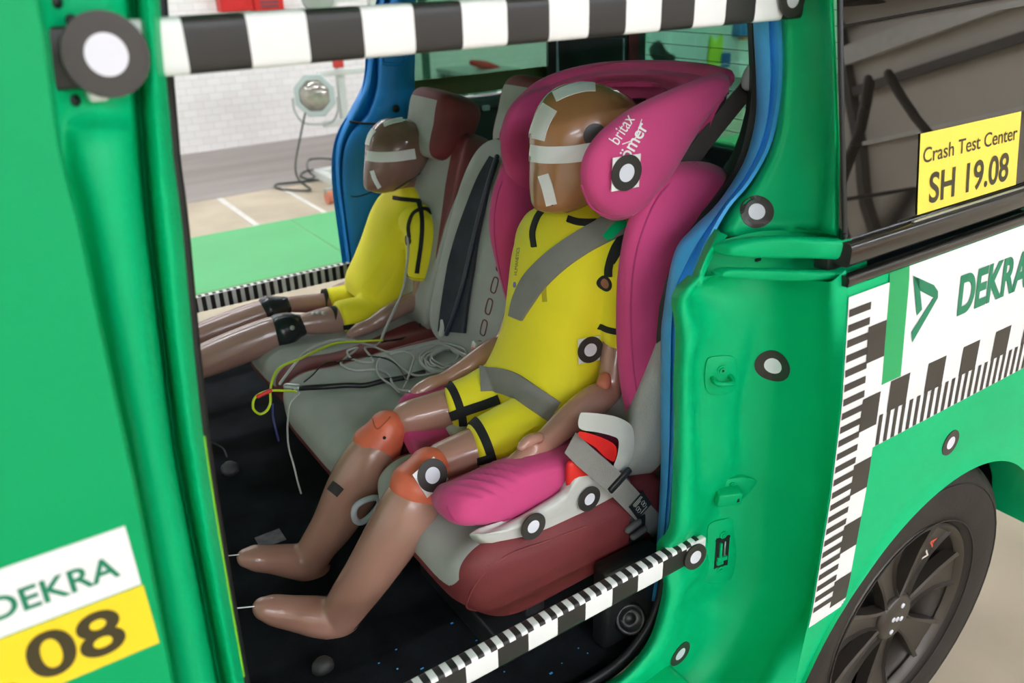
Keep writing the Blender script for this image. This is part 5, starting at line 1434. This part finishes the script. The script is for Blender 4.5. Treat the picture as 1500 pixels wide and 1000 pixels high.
draped('front_panel', [(590, 340), (575, 375), (558, 405), (540, 428)], 26, mat('bright_yellow_panel', (244, 228, 28), .7), S2, suit2, off=-.0006, th=.0012)
c, n_ = on(597, 352, S2); disc_on('armpit_opening', c, n_, .0135, suit2, S2, ratio=.6, m=[BAND, mat('skin_patch', (160, 104, 76), .5)])
k3 = knee([(437, 477, 1.883, 17), (425, 480, 1.884, 23), (413, 485, 1.887, 26.5)], BKNEE, d2)
k4 = knee([(416, 448, 2.042, 14), (406, 451, 2.045, 18), (396, 454, 2.048, 22)], BKNEE, d2)
c, n_ = on(428, 480, bvh(k3)); MB().cyl(c, c + n_ * .002, .006).build('knee_screw', STEEL, k3)
for x, y in ((459, 459), (466, 458), (474, 459)):
    c, n_ = on(x, y, B2); MB().cyl(c - n_ * .001, c + n_ * .0012, .0055).build('tape_dot', STEEL, body2)
for pts, w_ in (([(537, 228), (555, 230), (580, 229), (608, 225)], 15), ([(548, 190), (542, 200), (538, 212)], 7), ([(545, 250), (549, 262), (556, 275)], 6), ([(562, 183), (575, 178), (590, 175)], 6)):
    draped('white_tape', pts, w_, WHITE, B2, body2, off=.001, th=.0008)
MB().tube([on(x, y, B2)[0] for x, y in ((563, 283), (580, 276), (600, 264), (615, 254))], .002).build('jaw_seam', DARK, body2)

# ================================================================== CABLES AND SMALL THINGS
WT = bvh(cu_mid, cu_far, bk_mid, cu_near, body2, suit2, bcu)
def cable(name, pts, r_, m, label, Y=None, off=None, cat='cable', tree=WT, hang=None):
    P = []
    for q in pts:
        if len(q) == 3: P.append(at(q[0], q[1], Y=q[2]))
        else: P.append(on(q[0], q[1], tree, (off if off is not None else r_) + .001, Y or 1.4)[0])
    o = MB().tube(P, r_, seg=8, sub=5).build(name, m, None); return tag(o, label, cat)
def swirl(cx_, cy_, rx, ry, n, k0=0, turns=1, jit=3, sl_=0):
    return [(cx_ + rx * math.cos(k0 + 2 * math.pi * turns * i / n) + random.uniform(-jit, jit), cy_ + ry * math.sin(k0 + 2 * math.pi * turns * i / n) + sl_ * rx * math.cos(k0 + 2 * math.pi * turns * i / n) + random.uniform(-jit, jit) * .5) for i in range(n + 1)]
coil = []
for k in range(7): coil += swirl(655 + random.uniform(-8, 10), 529 + random.uniform(-3, 3), 36 - k * 2.4, 21 - k * 1.6, 11, k * .3, 1, 2.5, -.1)
cable('coiled_cable', coil, .0026, CGREY, 'coil of pale grey cable lying at the back of the middle seat', off=.006)
cable('grey_cable', [(690, 520), (660, 505), (630, 508), (600, 516), (570, 520), (548, 512), (535, 514), (543, 526), (545, 534), (525, 533), (512, 526), (510, 518), (525, 514)] + [(505, 528), (500, 538), (520, 546), (550, 545), (570, 552), (575, 565), (585, 575), (600, 578)], .0028, CGREY, 'pale grey cable in loose loops on the middle of the seat cushion', off=.007)
cable('grey_cable', [(640, 552), (610, 556), (590, 545), (570, 528), (556, 530), (552, 545), (560, 560), (575, 570), (590, 580)] + [(605, 540), (606, 527), (590, 520), (572, 524)], .0024, CGREY, 'pale grey cable with a round loop beside the coil', off=.010)
cable('black_wire', [(448, 565), (458, 556), (475, 540), (490, 534), (500, 536), (530, 529), (560, 530), (580, 540), (592, 556), (597, 565)], .0016, CBLK, 'thin black wire arching over the middle cushion', off=.012)
cable('cable_bundle', [(433, 571), (450, 570), (480, 569), (510, 567), (535, 567), (560, 561), (590, 556), (620, 548)], .0062, CBLK, 'thick black taped cable bundle across the middle cushion', off=.004)
cable('grey_cable', [(597, 345, 1.80), (598, 365, 1.77), (595, 395, 1.76), (590, 425, 1.75), (577, 455, 1.74), (565, 480, 1.72), (555, 503, 1.69), (540, 505, 1.66), (515, 498, 1.64), (490, 498, 1.62), (465, 506, 1.60), (445, 518, 1.57), (430, 535, 1.52), (415, 555, 1.48), (410, 562, 1.46)], .0032, CGREY, 'long grey cable from the armpit of the smaller dummy down over the cushion')
cable('yellow_green_cable', [(560, 498, 1.64), (520, 500, 1.64), (490, 503, 1.61), (460, 515, 1.57), (440, 525, 1.52), (415, 535, 1.48), (404, 545, 1.46), (398, 560, 1.44), (396, 575, 1.43), (396, 590, 1.42), (390, 602, 1.42), (380, 606, 1.42), (371, 598, 1.42), (372, 585, 1.42), (380, 577, 1.42), (395, 572, 1.42), (415, 572, 1.41), (433, 573, 1.38)], .0026, CYG, 'yellow-green wire looping out in front of the middle seat')
o = MB().tube([at(378, 580, Y=1.419), at(396, 572, Y=1.419)], .0042, sub=2).build('red_sleeve', RED, None); tag(o, 'red sleeve on the loop of the yellow-green wire', 'sleeve')
cable('black_cable', [(560, 500, 1.66), (590, 495, 1.68), (610, 485, 1.72), (617, 470, 1.76), (618, 455, 1.80)], .003, CBLK, 'black cable rising to the elbow of the smaller dummy')
o = MB().tube([on(423, 568, WT, .006, 1.4)[0], on(438, 570, WT, .006, 1.4)[0]], .008, sub=2).build('metal_connector', STEEL, None); tag(o, 'metal connector at the front end of the black cable bundle', 'connector')
cable('hanging_wire', [(438, 576, 1.40), (425, 590, 1.40), (422, 610, 1.40), (421, 630, 1.40), (423, 655, 1.40), (430, 680, 1.38), (436, 705, 1.36), (441, 722, 1.35)], .002, CGREY, 'thin wire with connectors hanging in front of the middle seat')
cable('hanging_wire', [(399, 592, 1.43), (400, 610, 1.43), (403, 625, 1.42), (408, 645, 1.42)], .0022, mat('blue_wire', (50, 58, 120), .4), 'short dark blue wire hanging left of the thin connector wire')
cable('grey_cable', [(730, 498, 1.30), (735, 482, 1.30), (745, 470, 1.30), (752, 462, 1.30)], .0025, CGREY, 'short grey cable rising beside the far arm of the larger dummy')
# cords from the toes, floor bits
for a_, Y_, lab in (((352, 812), 1.275, 'thin white cord running forward from the far foot of the larger dummy'), ((372, 888), 1.11, 'thin white cord running forward from the near foot of the larger dummy')):
    p = at(*a_, Y=Y_); q = at(a_[0] - 75, a_[1] + 7, Y=Y_)
    tag(MB().tube([p, (p + q) / 2, q], .0012, sub=2, seg=6).build('toe_cord', WHITE, None), lab, 'cord')
c = at(337, 686, Z=.445)
CAPM = mat('dull_grey_cap', (66, 66, 68), .5)
o = MB().rings([[VB((c.x + s_ * math.cos(j * .3927), c.y + s_ * 1.2 * math.sin(j * .3927), .440 + h_)) for j in range(16)] for s_, h_ in ((.022, 0), (.020, .010), (.012, .018), (.002, .020))]).build('plastic_cap', CAPM, None); tag(o, 'grey plastic cap on the black van floor near the front pillar', 'cap')
c = at(473, 975, Z=.445)
o = MB().rings([[VB((c.x + s_ * 1.2 * math.cos(j * .3927), c.y + s_ * math.sin(j * .3927), .440 + h_)) for j in range(16)] for s_, h_ in ((.016, 0), (.015, .010), (.010, .018), (.002, .020))]).build('plastic_cap', CAPM, None); tag(o, 'grey plastic cap on the van floor below the near foot', 'cap')
cable('floor_wire', [at(335, 672, Z=.445)[:] + (0,)][:0] + [(333, 670, 1.62), (325, 655, 1.68), (300, 645, 1.72), (285, 645, 1.72)], .002, CBLK, 'black wire leading away from the grey floor cap')
c = at(396, 788, Z=.442)
o = boxes('foil_patch', mat('crinkled_foil_tape', (62, 62, 66), .5, metal=.1, var=.5, vscale=60, bump=1, bscale=90), None, ((c.x, c.y, .4405), (.026, .022, .0008)), bev=0); tag(o, 'square crinkled grey tape patch on the floor beside the far foot', 'tape')
o = MB().tube([at(528, 765, Y=1.13), at(519, 758, Y=1.13), at(521, 742, Y=1.13), at(536, 732, Y=1.13), at(552, 729, Y=1.13), at(556, 738, Y=1.13), at(543, 755, Y=1.13)], .0055, closed=True).build('release_loop', mat('pale_plastic_loop', (188, 194, 202), .4), None); tag(o, 'pale plastic pull loop hanging under the front of the seat', 'loop')
bs = MB()
for _ in range(34):
    x, y = random.uniform(.30, .72), random.uniform(.76, 1.0)
    bs.box((x, y, .4402), (random.uniform(.0006, .003), random.uniform(.0005, .0015), .0005))
tag(bs.build('blue_paint_flecks', BLUE2, None, smooth=False), 'flecks of blue paint on the black carpet by the door sill', 'paint flecks', kind='stuff')
